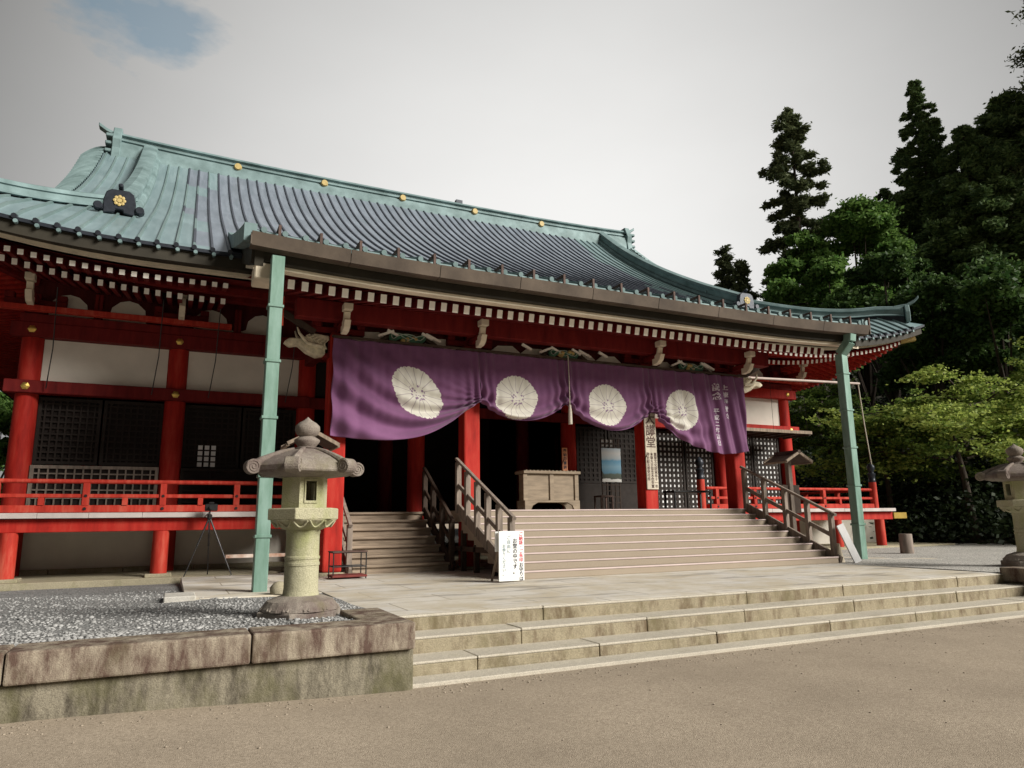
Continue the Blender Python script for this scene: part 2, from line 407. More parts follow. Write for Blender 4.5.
def text_mesh(txt, size, depth=.004):
    cu = bpy.data.curves.new('lettering', 'FONT'); cu.body = txt; cu.size = size; cu.extrude = depth/2
    cu.offset = size*.014; cu.align_x = 'CENTER'; cu.resolution_u = 2
    o = bpy.data.objects.new('lettering', cu); COL.objects.link(o)
    dg = bpy.context.evaluated_depsgraph_get(); dg.update()
    me = bpy.data.meshes.new_from_object(o.evaluated_get(dg))
    bpy.data.objects.remove(o); bpy.data.curves.remove(cu)
    vs = [tuple(v.co) for v in me.vertices]; fs = [tuple(p.vertices) for p in me.polygons]
    bpy.data.meshes.remove(me); return vs, fs
def vtext(mb, txt, size, org, u=(1,0,0), v=(0,0,1), nrm=(0,-1,0), pitch=1.05, mi=0, disp=None):
    """vertical writing: one character below the other, first one at org"""
    o, u, v, nrm = Vector(org), Vector(u), Vector(v), Vector(nrm)
    for i, ch in enumerate(txt):
        if ch == ' ': continue
        vs, fs = text_mesh(ch, size)
        out = []
        for a, b, c in vs:
            p = o+u*a+v*(b-i*size*pitch-size*.8)+nrm*c
            if disp: p = p+nrm*disp(p)
            out.append(p)
        mb.add(out, fs, mi)

# ------------------------------------------------------------------ camera, light, sky
f, yaw, pit, rol = 704.24, R(25.564), R(11.016), R(-.744)
cy, sy, cp, sp = math.cos(yaw), math.sin(yaw), math.cos(pit), math.sin(pit)
fw = Vector((sy*cp, cy*cp, sp)); r0 = Vector((cy, -sy, 0)); u0 = r0.cross(fw)
rr = r0*math.cos(rol)+u0*math.sin(rol); uu = -r0*math.sin(rol)+u0*math.cos(rol)
CAM = Vector((0, 0, 1.5))
def ray(x, y): return fw+rr*((x-512)/f)-uu*((y-384)/f)
cam = bpy.data.cameras.new('camera'); co = bpy.data.objects.new('camera', cam); COL.objects.link(co)
co.matrix_world = Matrix(((rr.x, uu.x, -fw.x, 0), (rr.y, uu.y, -fw.y, 0), (rr.z, uu.z, -fw.z, 1.5), (0, 0, 0, 1)))
cam.sensor_width = 36; cam.lens = 36*f/1024; cam.clip_end = 2000; cam.clip_start = .05
S.camera = co
SUN_EL, SUN_AZ = R(29), R(40)         # azimuth from the facade normal towards +x
sdir = Vector((math.sin(SUN_AZ)*math.cos(SUN_EL), -math.cos(SUN_AZ)*math.cos(SUN_EL), math.sin(SUN_EL)))
sl = bpy.data.lights.new('sun', 'SUN'); sl.energy = 4.6; sl.angle = R(26); sl.color = (1, .95, .87)
so = bpy.data.objects.new('sun', sl); COL.objects.link(so); so.rotation_euler = (-sdir).to_track_quat('-Z', 'Y').to_euler()
W = bpy.data.worlds.new('World'); S.world = W; W.use_nodes = True
nt = W.node_tree; nt.nodes.clear(); n = N(nt)
bg = n.node('ShaderNodeBackground'); wo = n.node('ShaderNodeOutputWorld'); n.lk(bg.outputs[0], wo.inputs[0])
sky = n.node('ShaderNodeTexSky', sky_type='NISHITA'); sky.sun_disc = False; sky.sun_elevation = SUN_EL
sky.sun_rotation = math.atan2(sdir.x, sdir.y)
g = n.coord('Generated')
def dirdot(d):
    q = n.node('ShaderNodeVectorMath', operation='DOT_PRODUCT'); n.lk(g, q.inputs[0]); q.inputs[1].default_value = tuple(Vector(d).normalized()); return q.outputs['Value']
cl = n.noise(n.mapping(g, (1, 1, 2.2)), 1.8, 5, .5)
bright = dirdot((math.sin(R(29))*math.cos(R(17)), math.cos(R(29))*math.cos(R(17)), math.sin(R(17))))
lum = n.node('ShaderNodeMapRange'); n.lk(bright, lum.inputs[0])
lum.inputs[1].default_value = .6; lum.inputs[2].default_value = 1.0; lum.inputs[3].default_value = 0; lum.inputs[4].default_value = 1
lumv = n.math('MULTIPLY', n.math('ADD', .6, n.math('MULTIPLY', n.math('POWER', lum.outputs[0], 1.35), 6.25)), n.math('ADD', .87, n.math('MULTIPLY', cl, .26)))
cc = n.node('ShaderNodeCombineColor'); n.lk(lumv, cc.inputs[0]); n.lk(n.math('MULTIPLY', lumv, .993), cc.inputs[1]); n.lk(n.math('MULTIPLY', lumv, .975), cc.inputs[2])
pd = ray(130, -14)
hole = n.math('ADD', dirdot(pd), n.math('MULTIPLY', n.math('SUBTRACT', n.noise(n.mapping(g, (1, 1, 2.6)), 7, 5, .6), .5), .05))
hole = n.node('ShaderNodeMapRange'); hole_in = n.math('ADD', dirdot(pd), n.math('MULTIPLY', n.math('SUBTRACT', n.noise(n.mapping(g, (1, 1, 2.6)), 7, 5, .6), .5), .014))
n.lk(hole_in, hole.inputs[0]); hole.inputs[1].default_value = .9955; hole.inputs[2].default_value = .9985; hole.inputs[3].default_value = 0; hole.inputs[4].default_value = .5
skyc = n.mix(1.0, sky.outputs[0], (.55, 1.0, .92), 'MULTIPLY')
n.lk(n.mix(hole.outputs[0], cc.outputs[0], skyc), bg.inputs[0]); bg.inputs[1].default_value = .1
S.view_settings.view_transform = 'Standard'; S.view_settings.look = 'None'; S.view_settings.exposure = .42; S.view_settings.gamma = 1
S.render.engine = 'CYCLES'
try: S.cycles.use_denoising = True; S.cycles.max_bounces = 6
except Exception: pass

# ------------------------------------------------------------------ setting
def rise(x, y): q = min(1, max(0, (2.3-x)/3.4)); w = min(1, max(0, (y-1.5)/5.0)); return .1*q*q*(3-2*q)*w*w*(3-2*w)*max(0, min(1, (x+40)/20))
gx = sorted(list(np.linspace(-16, 16, 90))+[-400, -100, -40, -30, -22, 30, 60, 120, 400]); gy = sorted(list(np.linspace(-4, 7.4, 40))+[-200, -60, -20, 9, 30, 120, 700])
kind(MB().grid([[(x, y, rise(x, y)+(.008*math.sin(x*1.3+y*.7)*math.sin(y*1.1) if abs(x) < 16 and y < 6.2 else 0)) for x in gx] for y in gy]).build('ground', 'ground', smooth=60), 'structure')
kind(MB().box(-60, 90, 8.3, 120, .1, .33).build('terrace', 'soil'), 'structure')
pv = MB(); pv.box(2.1, 13.15, 7.85, 16.3, .33, .5); pv.box(13.15, 17.2, 11.2, 15.5, .33, .5); pv.box(.25, 2.1, 11.0, 15.7, .33, .5)
kind(pv.build('stone_paving', 'paving', bevel=.01), 'structure')
gl = []
for i in range(40):
    y = 6.75+i*(15.78-6.75)/39
    gl.append([(x, y, .575-(y-6.75)*.0215+.012*math.sin(x*3.1+y*2.3)*math.cos(y*1.7)) for x in np.linspace(-30, 1.75 if y < 7.5 else 2.09, 60)])
kind(MB().grid(gl).build('gravel_bed', 'gravel', smooth=60), 'stuff')
gr = [[(x, y, .505+.01*math.sin(x*2.1+y*1.3)) for x in np.linspace(13.155, 60, 60)] for y in np.linspace(7.0, 26, 30)]
kind(MB().grid(gr).build('pale_gravel_bed', 'gravel_far', smooth=60), 'stuff')
# loose pebbles lying on the near gravel
rng = np.random.default_rng(3)
ico = [(0,0,1),(.894,0,.447),(.276,.851,.447),(-.724,.526,.447),(-.724,-.526,.447),(.276,-.851,.447),(.724,.526,-.447),(-.276,.851,-.447),(-.894,0,-.447),(-.276,-.851,-.447),(.724,-.526,-.447),(0,0,-1)]
icf = [(0,1,2),(0,2,3),(0,3,4),(0,4,5),(0,5,1),(1,6,2),(2,7,3),(3,8,4),(4,9,5),(5,10,1),(2,6,7),(3,7,8),(4,8,9),(5,9,10),(1,10,6),(11,7,6),(11,8,7),(11,9,8),(11,10,9),(11,6,10)]
pb = MB(); ia = np.array(ico)
for i in range(8200):
    y = 6.95+rng.random()**1.7*6.5; x = rng.uniform(-.62*y+.5, 2.05)
    if x > 1.7 and y < 7.4: continue
    s = rng.uniform(.008, .019)*(1.0 if rng.random() < .95 else 1.6)
    p = ia*rng.uniform(.75, 1.25, (12, 3))*np.array([s*rng.uniform(.8, 1.5), s, s*.62])
    a = rng.uniform(0, PI); c_, s_ = math.cos(a), math.sin(a)
    z = .575-(y-6.75)*.0215+.012*math.sin(x*3.1+y*2.3)*math.cos(y*1.7)+s*.2
    pb.add([(x+q[0]*c_-q[1]*s_, y+q[0]*s_+q[1]*c_, z+q[2]) for q in p], icf)
kind(pb.build('pebbles', 'pebble', smooth=180), 'stuff')
gs = MB()
for i in range(700):
    x = rng.uniform(-2.5, 13.5); y = 6.5-abs(rng.normal())*(.22 if i % 3 else 2.2)
    if y < 1.2: continue
    if x > 2.1 and i % 3: y += .08
    s = rng.uniform(.004, .011); p = ia*rng.uniform(.7, 1.3, (12, 3))*np.array([s*1.2, s, s*.7]); z = rise(x, y)+.008*math.sin(x*1.3+y*.7)*math.sin(y*1.1)*(1 if y < 6.2 else 0)
    gs.add([(x+q[0], y+q[1], z+q[2]+s*.3) for q in p], icf)
kind(gs.build('grit', 'grit', smooth=180), 'stuff')
hl = []
for x in np.linspace(24, 110, 40):
    row = []
    for y in np.linspace(-10, 120, 50):
        d = max(0, (x-27)*.9+(y-16)*.12); row.append((x, y, .49+min(26, .55*d**.9 if d > 0 else 0)+.25*math.sin(x*.7)*math.sin(y*.5)*min(1, d/4)))
    hl.append(row)
kind(MB().grid([list(r) for r in zip(*hl)]).build('hillside', 'soil', smooth=60), 'structure')

# ------------------------------------------------------------------ stone steps and retaining walls
st = thing('stone_steps', 'three long weathered granite steps leading up to the paved terrace', 'steps', (7.6, 7.0, 0))
joints = [[4.1, 7.3, 9.2, 11.9], [3.6, 5.3, 6.85, 8.9, 11.2], [2.9, 4.35, 6.0, 7.9, 9.6, 12.2]]
for k in range(3):
    y0 = 6.95+k*.42; z0, z1 = .0 if k == 0 else .165*k-.02, .165*(k+1)+.002
    xs = [2.05]+joints[2-k]+[13.2]; mb = MB()
    for a, b in zip(xs, xs[1:]):
        w = random.uniform(-.006, .006)
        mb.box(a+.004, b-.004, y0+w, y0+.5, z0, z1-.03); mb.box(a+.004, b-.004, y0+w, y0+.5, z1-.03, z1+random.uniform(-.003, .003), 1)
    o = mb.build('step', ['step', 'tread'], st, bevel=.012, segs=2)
MB().box(2.1, 14.5, 6.62, 6.948, -.05, .035).build('kerb_strip', 'tread', st, bevel=.008)
def retaining(name, label, xs, side_x, sgn):
    t = thing(name, label, 'wall', (xs[0], 6.5, 0), 'stone walls beside the steps')
    wl = MB(); wl.box(min(xs), max(xs), 6.57, 7.2, -.05, .362)
    a, b = sorted((side_x-sgn*.05, side_x-sgn*.5)); wl.box(a, b, 7.2, 8.4, -.05, .362)
    wl.build('wall_base', 'wall', t, bevel=.02, segs=2)
    for p, q in zip(xs, xs[1:]):
        p, q = sorted((p, q)); cb = MB(); cb.box(p+.006, q-.006, 6.5, 6.95, .364, .603); cb.build('cap_stone', 'cap', t, bevel=.018, segs=2)
    a, b = sorted((side_x, side_x-sgn*.42)); MB().box(a, b, 6.956, 7.84, .364, .598).build('cap_stone', 'cap', t, bevel=.018, segs=2)
retaining('retaining_wall', 'mossy stained stone wall holding the gravel around the mossy lantern', [2.105, .68, -1.03, -2.8, -4.6, -6.4, -8.2, -10], 2.105, 1)
retaining('retaining_wall', 'dark stone wall at the far right end of the steps', [13.16, 14.9, 16.7, 18.5, 20.3, 22.1], 13.16, -1)

# ------------------------------------------------------------------ temple hall
H = thing('temple_hall', 'red Buddhist temple hall with curved green copper roof and wide veranda', 'temple', (CX, 18.3, .5))
XS = [-3.05, -.11, 2.9, 5.85, 10.6, 13.5, 16.45, 19.45]
YF = 18.3
for x in XS:
    MB().lathe((x, YF, .5), [(.24, 0), (.235, 1.2), (.225, 3.9), (.215, 5.7)], 20).build('column', 'red', H, smooth=40)
for y in (21.3, 24.4, 28.5, 31.6, 34.7):
    for x in (XS[0], XS[-1]):
        MB().lathe((x, y, .5), [(.235, 0), (.225, 3.9), (.215, 5.7)], 14).build('column', 'red', H, smooth=40)
PX = [2.9, 5.86, 10.62, 13.52]; PY = 14.5
for x in PX:
    MB().box(x-.19, x+.19, PY-.19, PY+.19, .56, 5.35).build('porch_column', 'red', H, bevel=.035, segs=2)
    MB().box(x-.27, x+.27, PY-.27, PY+.27, .49, .56).build('column_base', 'plinth', H, bevel=.02)
# --- floor, plinth, interior shell
MB().box(-9.5, 3.3, 15.8, 19.2, .2, .5).box(13.9, 24.3, 15.8, 19.2, .2, .56).box(3.3, 13.9, 16.3, 36, .2, .5).build('plinth', 'plinth', H, bevel=.012)
MB().box(-9.5, 3.3, 18.55, 18.75, .5, 1.45).build('foundation_wall', 'plaster', H); MB().box(13.9, 24, 18.55, 18.75, .55, 1.45).build('foundation_wall', 'plaster', H)
kb = MB()
for i in range(9): kb.box(-9.4+i*1.42, -8.0+i*1.42, 18.40, 18.549, .5, .60)
kb.build('foundation_kerb', 'plinth', H, bevel=.01)
MB().box(-3.2, 19.6, 18.2, 36, 1.45, 1.74).build('hall_floor', 'dkwood', H)
sh = MB(); sh.box(-3.1, 19.5, 35.6, 35.8, 1.7, 7); sh.box(-3.15, -2.95, 18.5, 35.6, 1.7, 7); sh.box(19.35, 19.55, 18.5, 35.6, 1.7, 7); sh.box(-3.1, 19.5, 18.6, 35.6, 6.4, 6.6)
sh.box(2.95, 10.5, 24.0, 24.2, 1.75, 6.4)
sh.build('hall_shell', 'interior', H)
for x in XS[1:-1]:
    MB().lathe((x, 21.4, 1.7), [(.24, 0), (.22, 4.7)], 14).build('inner_column', 'shade_red', H, smooth=40)
# --- facade beams and panels
for z0, z1, y0, nm in ((4.36, 4.64, 17.98, 'lower_beam'), (5.62, 5.94, 18.0, 'upper_beam')):
    MB().box(-3.45, 2.95, y0, y0+.26, z0, z1).build(nm, 'shade_red', H, bevel=.012)  # left stretch takes the shade-darkened copy of the beam's red
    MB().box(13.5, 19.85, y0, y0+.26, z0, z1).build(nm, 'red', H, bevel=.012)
    MB().box(2.95, 13.5, y0+.1, y0+.26, z0, z1).build(nm, 'shade_red', H, bevel=.012)
    for x in XS:
        if x < 1 or x > 13:
            MB().lathe((0, 0, 0), [(.085, 0), (.085, .012), (.05, .03), (.02, .036)], 6).build('gold_stud', 'gold', H)
            o = COL.objects[-1] if False else None
for ob in [o for o in bpy.data.objects if o.name.startswith('gold_stud')]: pass
k = 0
for z in (4.5, 5.78):
    for x in XS:
        if x < 1 or x > 13:
            ob = [o for o in bpy.data.objects if o.name.split('.')[0] == 'gold_stud'][k]; k += 1
            ob.data.transform(Matrix.Translation(-H.location) @ Matrix.Translation(Vector((x, 17.98 if z < 5 else 18.0, z))) @ Matrix.Rotation(R(90), 4, 'X') @ Matrix.Translation(H.location))
MB().box(-3.3, 19.7, 18.02, 18.5, 5.945, 6.14).build('head_beam', 'shade_red', H, bevel=.01)
MB().box(-6.2, 1.0, 17.72, 17.90, 6.14, 6.26).build('eave_tie_rail', 'redrail', H, bevel=.01)
MB().box(15.4, 20.2, 17.72, 17.90, 6.14, 6.26).build('eave_tie_rail', 'redrail', H, bevel=.01)
for a, b in ((0, 1), (1, 2), (5, 6), (6, 7)):
    x0, x1 = XS[a]+.22, XS[b]-.22
    MB().box(x0, x1, 18.26, 18.34, 4.64, 5.62).build('plaster_panel', 'plaster', H)
MB().box(3.1, 13.3, 18.28, 18.38, 4.64, 5.62).build('transom_board', 'interior', H)
# frieze boards with the rounded plaster fields between the bracket arms
MB().box(-3.2, 19.6, 18.36, 18.5, 6.14, 7.5).build('frieze_board', 'deep_shade_red', H)
fr = [(-.62, 0), (-.46, .07), (-.34, .12), (-.30, .32), (-.16, .45), (0, .49), (.16, .45), (.30, .32), (.34, 0)]
for i, x in enumerate([-2.45, -1.25, .55, 1.75, 13.9, 14.9, 16.9, 18.3]):
    s = 1 if i % 2 else -1
    poly = [(p*s, q) for p, q in fr]
    if s < 0: poly = poly[::-1]
    MB().prism(poly, (x, 18.30, 6.16), (1.15,0,0), (0,0,1.15), (0, .06, 0)).build('frieze_plaster', 'plaster', H)
    MB().box(x+(-.62 if s > 0 else .52), x+(-.52 if s > 0 else .62), 18.1, 18.36, 6.14, 6.75).build('frieze_strut', 'shade_red', H, bevel=.01)
def bracket(x, y, z, sc=1.0, mats=('shade_red', 'cream')):
    """block, crossing arms and pale carved nose over a column"""
    b = MB(); b.box(x-.2*sc, x+.2*sc, y-.2*sc, y+.2*sc, z, z+.18*sc); b.box(x-.62*sc, x+.62*sc, y-.07, y+.07, z+.18*sc, z+.32*sc)
    for q in (-.52, 0, .52): b.box(x+(q-.1)*sc, x+(q+.1)*sc, y-.1, y+.1, z+.32*sc, z+.46*sc)
    b.box(x-.07, x+.07, y-.75*sc, y+.1, z+.19*sc, z+.33*sc)
    o = b.build('bracket', mats[0], H, bevel=.012)
    nose = [(0, 0), (-.22, .02), (-.34, .10), (-.42, .26), (-.36, .24), (-.30, .30), (-.34, .46), (-.26, .47), (-.20, .30), (-.06, .22), (0, .22)]
    MB().prism([(p*sc, q*sc) for p, q in nose], (x-.065, y-.62*sc, z+.02), (0,1,0), (0,0,1), (.13, 0, 0)).build('bracket_nose', mats[1], o, bevel=.01)
    MB().box(x-.09, x+.09, y-1.08*sc, y-.82*sc, z+.5*sc, z+.66*sc).build('bracket_block', mats[1], o, bevel=.01)
for x in XS:
    if x < 1 or x > 13: bracket(x, 18.1, 6.16, .95)
# --- eaves
EY, YB = 14.95, 40.45; HX, HY = 14.6, 12.75; XL, XR = CX-HX, CX+HX
ZT = [(0, 7.03), (1.55, 7.86), (3.25, 8.78), (5.55, 10.0), (8.05, 11.5), (10.55, 13.25), (12.75, 15.1)]
def zs(d): return smooth_table(ZT, d)
def lift(c): return .9*max(0, (5.7-c)/5.7)**2.2
def rz(d, c): return zs(d)+lift(c+d*.2)*max(0, 1-d/5.0)+.5*max(0, 1-c/4)*min(1, d)*max(0, 1-d/5)
FR = lambda s, d, z: (CX+s, EY+d, z)
RT = lambda s, d, z: (XR-d, 27.7+s, z)
LT = lambda s, d, z: (XL+d, 27.7+s, z)
BK = lambda s, d, z: (CX+s, YB-d, z)
def strip(mp, half, d0, d1, z0, z1, name, mat, e0=0, smin=None, smax=None):
    """board following the eave line"""
    rows = []
    lim = half-d0; ss = np.linspace(-lim if smin is None else smin, lim if smax is None else smax, 61)
    for s_ in ss:
        q = s_*(half-d1)/(half-d0) if smin is None else s_
        L = lift(half-abs(s_)-d0)
        rows.append([mp(s_, d0, z0+L), mp(q, d1, z0+L), mp(q, d1, z1+L), mp(s_, d0, z1+L), mp(s_, d0, z0+L)])
    return MB().grid(rows).build(name, mat, H, smooth=30)
for mp, half in ((FR, HX), (RT, HY), (LT, HY)):
    strip(mp, half, .06, .30, 6.72, 6.97, 'eave_board', 'eavewood')
    strip(mp, half, .28, .42, 6.645, 6.715, 'eave_trim', 'cream')
    # soffit sheets (two tiers)
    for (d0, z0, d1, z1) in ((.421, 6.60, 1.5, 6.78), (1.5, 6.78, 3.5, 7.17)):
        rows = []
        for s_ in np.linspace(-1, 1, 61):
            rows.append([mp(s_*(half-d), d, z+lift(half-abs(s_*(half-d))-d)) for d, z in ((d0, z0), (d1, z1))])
        MB().grid(rows).build('soffit', 'shade_red', H, smooth=30)
    strip(mp, half, 1.12, 1.28, 6.49, 6.63, 'rafter_bearer', 'shade_red')
    strip(mp, half, 2.05, 2.3, 6.62, 6.88, 'eave_purlin', 'shade_red')
def flying(mb, mp, half, s):
    if abs(s) > half-1.5: d1 = max(.6, half-abs(s)-.02)
    else: d1 = 1.5
    L = lift(half-abs(s)-.5); mb.bar(mp(s, .5, 6.475+L), mp(s, d1, 6.475+.17*(d1-.5)+L), .10, .105, 0, endmi=1)
def basraf(mb, mp, half, s):
    d1 = min(3.3, half-abs(s)-.02)
    if d1 < 1.5: return
    L = lift(half-abs(s)-1.2); mb.bar(mp(s, 1.22, 6.34+L), mp(s, d1, 6.34+.20*(d1-1.22)+L), .095, .125, 0, endmi=1)
RAF = 0; rest = MB()
for i in range(-68, 69):
    s = i*.2145
    if -11.9 < s < -7.35 and RAF < 44:
        for fn in (flying, basraf):
            m_ = MB(); fn(m_, FR, HX, s); m_.build('rafter', ['shade_red', 'white'], H); RAF += 1
    elif s <= -11.9 or s > 7.3:
        if abs(s) < HX-.55:
            flying(rest, FR, HX, s); basraf(rest, FR, HX, s)
for mp in (RT, LT):
    for i in range(-60, 61):
        s = i*.2145
        if abs(s) < HY-.55: flying(rest, mp, HY, s); basraf(rest, mp, HY, s)
ro = rest.build('rafter_row', ['red', 'white'], H); kind(ro, 'stuff')
for sx, x0 in ((1, XR), (-1, XL)):
    mb = MB(); mb.bar((x0-sx*.35, EY+.35, 6.62+.9), (x0-sx*3.3, EY+3.3, 6.95), .18, .26, 0); mb.build('corner_rafter', 'shade_red', H, bevel=.01)
    mb = MB(); mb.bar((x0-sx*.22, EY+.22, 7.53), (x0-sx*.55, EY+.55, 7.47), .21, .29, 0); mb.build('corner_rafter_cap', 'gilt', H, bevel=.01)
# --- porch eave
PE = 11.75
def plift(x): return .11*max(0, (abs(x-CX)-3.5)/3.85)**2
PZ = [(11.75, 6.22), (13.5, 6.83), (15.5, 7.58), (17.55, zs(17.55-EY)+.03)]
def pz(y): return smooth_table(PZ, y)
P0, P1 = .9, 15.5
def pstrip(y0, y1, z0, z1, name, mat, x0=P0, x1=P1):
    rows = []
    for x in np.linspace(x0, x1, 41):
        L = plift(x); rows.append([(x, y0, z0+L), (x, y1, z0+L), (x, y1, z1+L), (x, y0, z1+L), (x, y0, z0+L)])
    m_ = MB().grid(rows); n_ = len(m_.v); m_.add(m_.v[:4], [(0,1,2,3)]); m_.add(m_.v[n_-5:n_-1], [(3,2,1,0)])
    return m_.build(name, mat, H, smooth=30)
pstrip(11.90, 12.12, 5.745, 6.2, 'porch_eave_board', 'eavewood')
pstrip(12.0, 12.2, 5.675, 5.74, 'porch_eave_trim', 'cream', P0+.35, P1-.35)
pstrip(12.125, 12.25, 5.773, 5.835, 'porch_soffit_edge', 'eavewood', P0+.2, P1-.2)
rows = []
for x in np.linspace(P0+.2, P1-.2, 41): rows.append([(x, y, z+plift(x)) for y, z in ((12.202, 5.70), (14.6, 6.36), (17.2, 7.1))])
MB().grid(rows).build('porch_soffit', 'shade_red', H, smooth=30)
x = 1.62
while x < 14.9 and RAF < 100:
    m_ = MB(); L = plift(x); m_.bar((x, 12.35, 5.575+L), (x, 14.5, 5.575+.27*2.15+L), .115, .165, 0, endmi=1)
    m_.build('rafter', ['shade_red', 'white'], H); RAF += 1; x += .2375
pstrip(PE-.03, PE+.06, 6.10, 6.20, 'porch_roof_lip', 'patina')
# gutter with hanger straps and iron hooks
gt = []
gb = MB()
xs = np.linspace(.86, 15.56, 10)
for a, b in zip(xs, xs[1:]):
    rows = []
    for x in np.linspace(a+.006, b-.006, 6):
        L = plift(x)-.08; rows.append([(x, 11.62, 5.97+L), (x, 11.84, 5.97+L), (x, 11.84, 6.12+L), (x, 11.82, 6.12+L), (x, 11.80, 6.0+L), (x, 11.65, 6.0+L), (x, 11.60, 6.19+L), (x, 11.56, 6.19+L), (x, 11.62, 5.97+L)])
    gb.grid(rows)
for x in (.862, 15.558):
    L = plift(x)-.08; gb.box(x-.01, x+.01, 11.58, 11.83, 5.97+L, 6.17+L)
gut = gb.build('gutter', 'gutter', H)
for i in range(22):
    x = 1.3+i*.68; L = plift(x)-.08; hk = MB()
    hk.box(x-.022, x+.022, 11.60, 11.64, 6.10+L, 6.36+L); hk.box(x-.022, x+.022, 11.60, 12.15, 6.361+L, 6.40+L); hk.box(x-.022, x+.022, 12.11, 12.148, 6.28+L, 6.36+L)
    hk.build('gutter_hook', 'iron', gut)
# drainpipes
def drainpipe(path, label):
    mb = MB()
    for a, b in zip(path, path[1:]): mb.bar(a, b, .21, .21, 0, up=(0,1,0))
    o = mb.build('drainpipe', 'pipe', H, bevel=.012, label=label)
    z = 5.0
    p0, p1 = Vector(path[-2]), Vector(path[-1])
    while z > .8:
        q = p0.lerp(p1, (p0.z-z)/(p0.z-p1.z)); MB().box(q.x-.125, q.x+.125, q.y-.125, q.y+.125, z-.025, z+.025).build('pipe_collar', 'pipe', o, bevel=.008); z -= .92
drainpipe([(1.30, 11.70, 5.86), (1.285, 11.70, .42)], 'pale green square drainpipe at the left end of the porch gutter')
drainpipe([(14.94, 11.70, 5.96), (14.93, 11.72, 5.78), (14.89, 11.98, 5.5), (14.89, 12.0, .5)], 'green square drainpipe with bent top at the right end of the porch gutter')
# porch barge boards
for x, sg in ((P0+.12, 1), (P1-.12, -1)):
    pr_ = [(-.07, -.42), (.07, -.42), (.07, 0), (-.07, 0)]
    MB().sweep([(x, y, pz(y)-.10) for y in np.linspace(11.85, 17.2, 14)], pr_).build('barge_board', 'eavewood', H, smooth=30)
    MB().sweep([(x+sg*.02, y, pz(y)-.53) for y in np.linspace(11.9, 13.6, 7)], [(-.10, -.06), (.10, -.06), (.10, .0), (-.10, .0)]).build('barge_trim', 'cream', H)
    if sg > 0: MB().box(x+sg*.1-.16, x+sg*.1+.16, 11.86, 12.4, 5.52, 5.80).build('beam_end', 'cream', H, bevel=.02)
# porch purlin, tie beam and carvings
MB().box(1.95, 14.45, 13.92, 14.2, 5.55, 5.93).build('porch_purlin', 'shade_red', H, bevel=.012)
MB().box(2.6, 13.85, 14.36, 14.64, 4.86, 5.22).build('porch_tie_beam', 'shade_red', H, bevel=.015)
MB().box(2.7, 13.75, 14.05, 14.13, 5.225, 5.265).build('curtain_rail', 'dkwood', H)
MB().box(2.6, 13.85, 14.62, 14.72, 5.2, 6.1).build('porch_frieze_board', 'deep_shade_red', H)
for x in PX: bracket(x, 14.5, 5.24, .88, ('shade_red', 'cream'))
pf = [(-.42, 0), (-.40, .16), (-.22, .30), (.18, .33), (.38, .18), (.42, 0)]
def frogleg(x, z=5.25, both=True):
    """carved strut with green dragon, gilt figure and pale tips"""
    b = MB(); leg = [(0, .34), (.30, .30), (.62, .05), (.80, .0), (.80, .06), (.66, .13), (.36, .42), (0, .44)]
    for s in (-1, 1):
        b.prism([(p*s, q) for p, q in leg][::s], (x, 14.30, z), (1,0,0), (0,0,.66), (0, .14, 0))
    o = b.build('frogleg_strut', 'dkwood', H, bevel=.01)
    t = MB()
    for s in (-1, 1): t.bar((x+s*.36, 14.23, z+.275), (x+s*.70, 14.23, z+.13), .05, .05)
    t.build('pale_edge', 'white', o)
    d = MB(); pth = [(x+math.sin(q*2.1)*.42*(1-.25*abs(q-1.5)/1.5)-.05, 14.24-.03*math.cos(q*5), z+.05+.15*abs(math.sin(q*2.6))) for q in np.linspace(-.3, 3.3, 26)]
    d.tube(pth, [.035+.02*math.sin(PI*i/25) for i in range(26)], 8)
    d.build('dragon_carving', 'greenpaint', o, smooth=60)
    e = MB(); e.tube([(p[0], p[1]-.045, p[2]+.03) for p in pth], .010, 5); e.build('dragon_edge', 'paleline', o)
    gl_ = MB()
    for i in range(7):
        a = rng.uniform(-.2, .2); gl_.lathe((x+a, 14.22+rng.uniform(-.02, .02), z+.06+rng.uniform(0, .14)), [(.01, -.05), (.055, -.02), (.06, .02), (.01, .06)], 7)
    gl_.build('gilt_figure', 'gilt', o, smooth=60)
for a, b in zip(PX, PX[1:]):
    w = b-a
    frogleg((a+b)/2)
    for q in ((.24, .77) if w < 4 else (.2, .36, .64, .8)):
        MB().prism(pf, (a+w*q, 14.55, 5.24), (.95,0,0), (0,0,.95), (0, .06, 0)).build('porch_plaster', 'plaster', H)
    for q in ((.37, .63) if w < 4 else (.28, .44, .56, .72)):
        MB().bar((a+w*q-.12, 14.22, 5.53), (a+w*q+.12, 14.22, 5.42), .06, .05, 0).build('pale_strut', 'white', H)
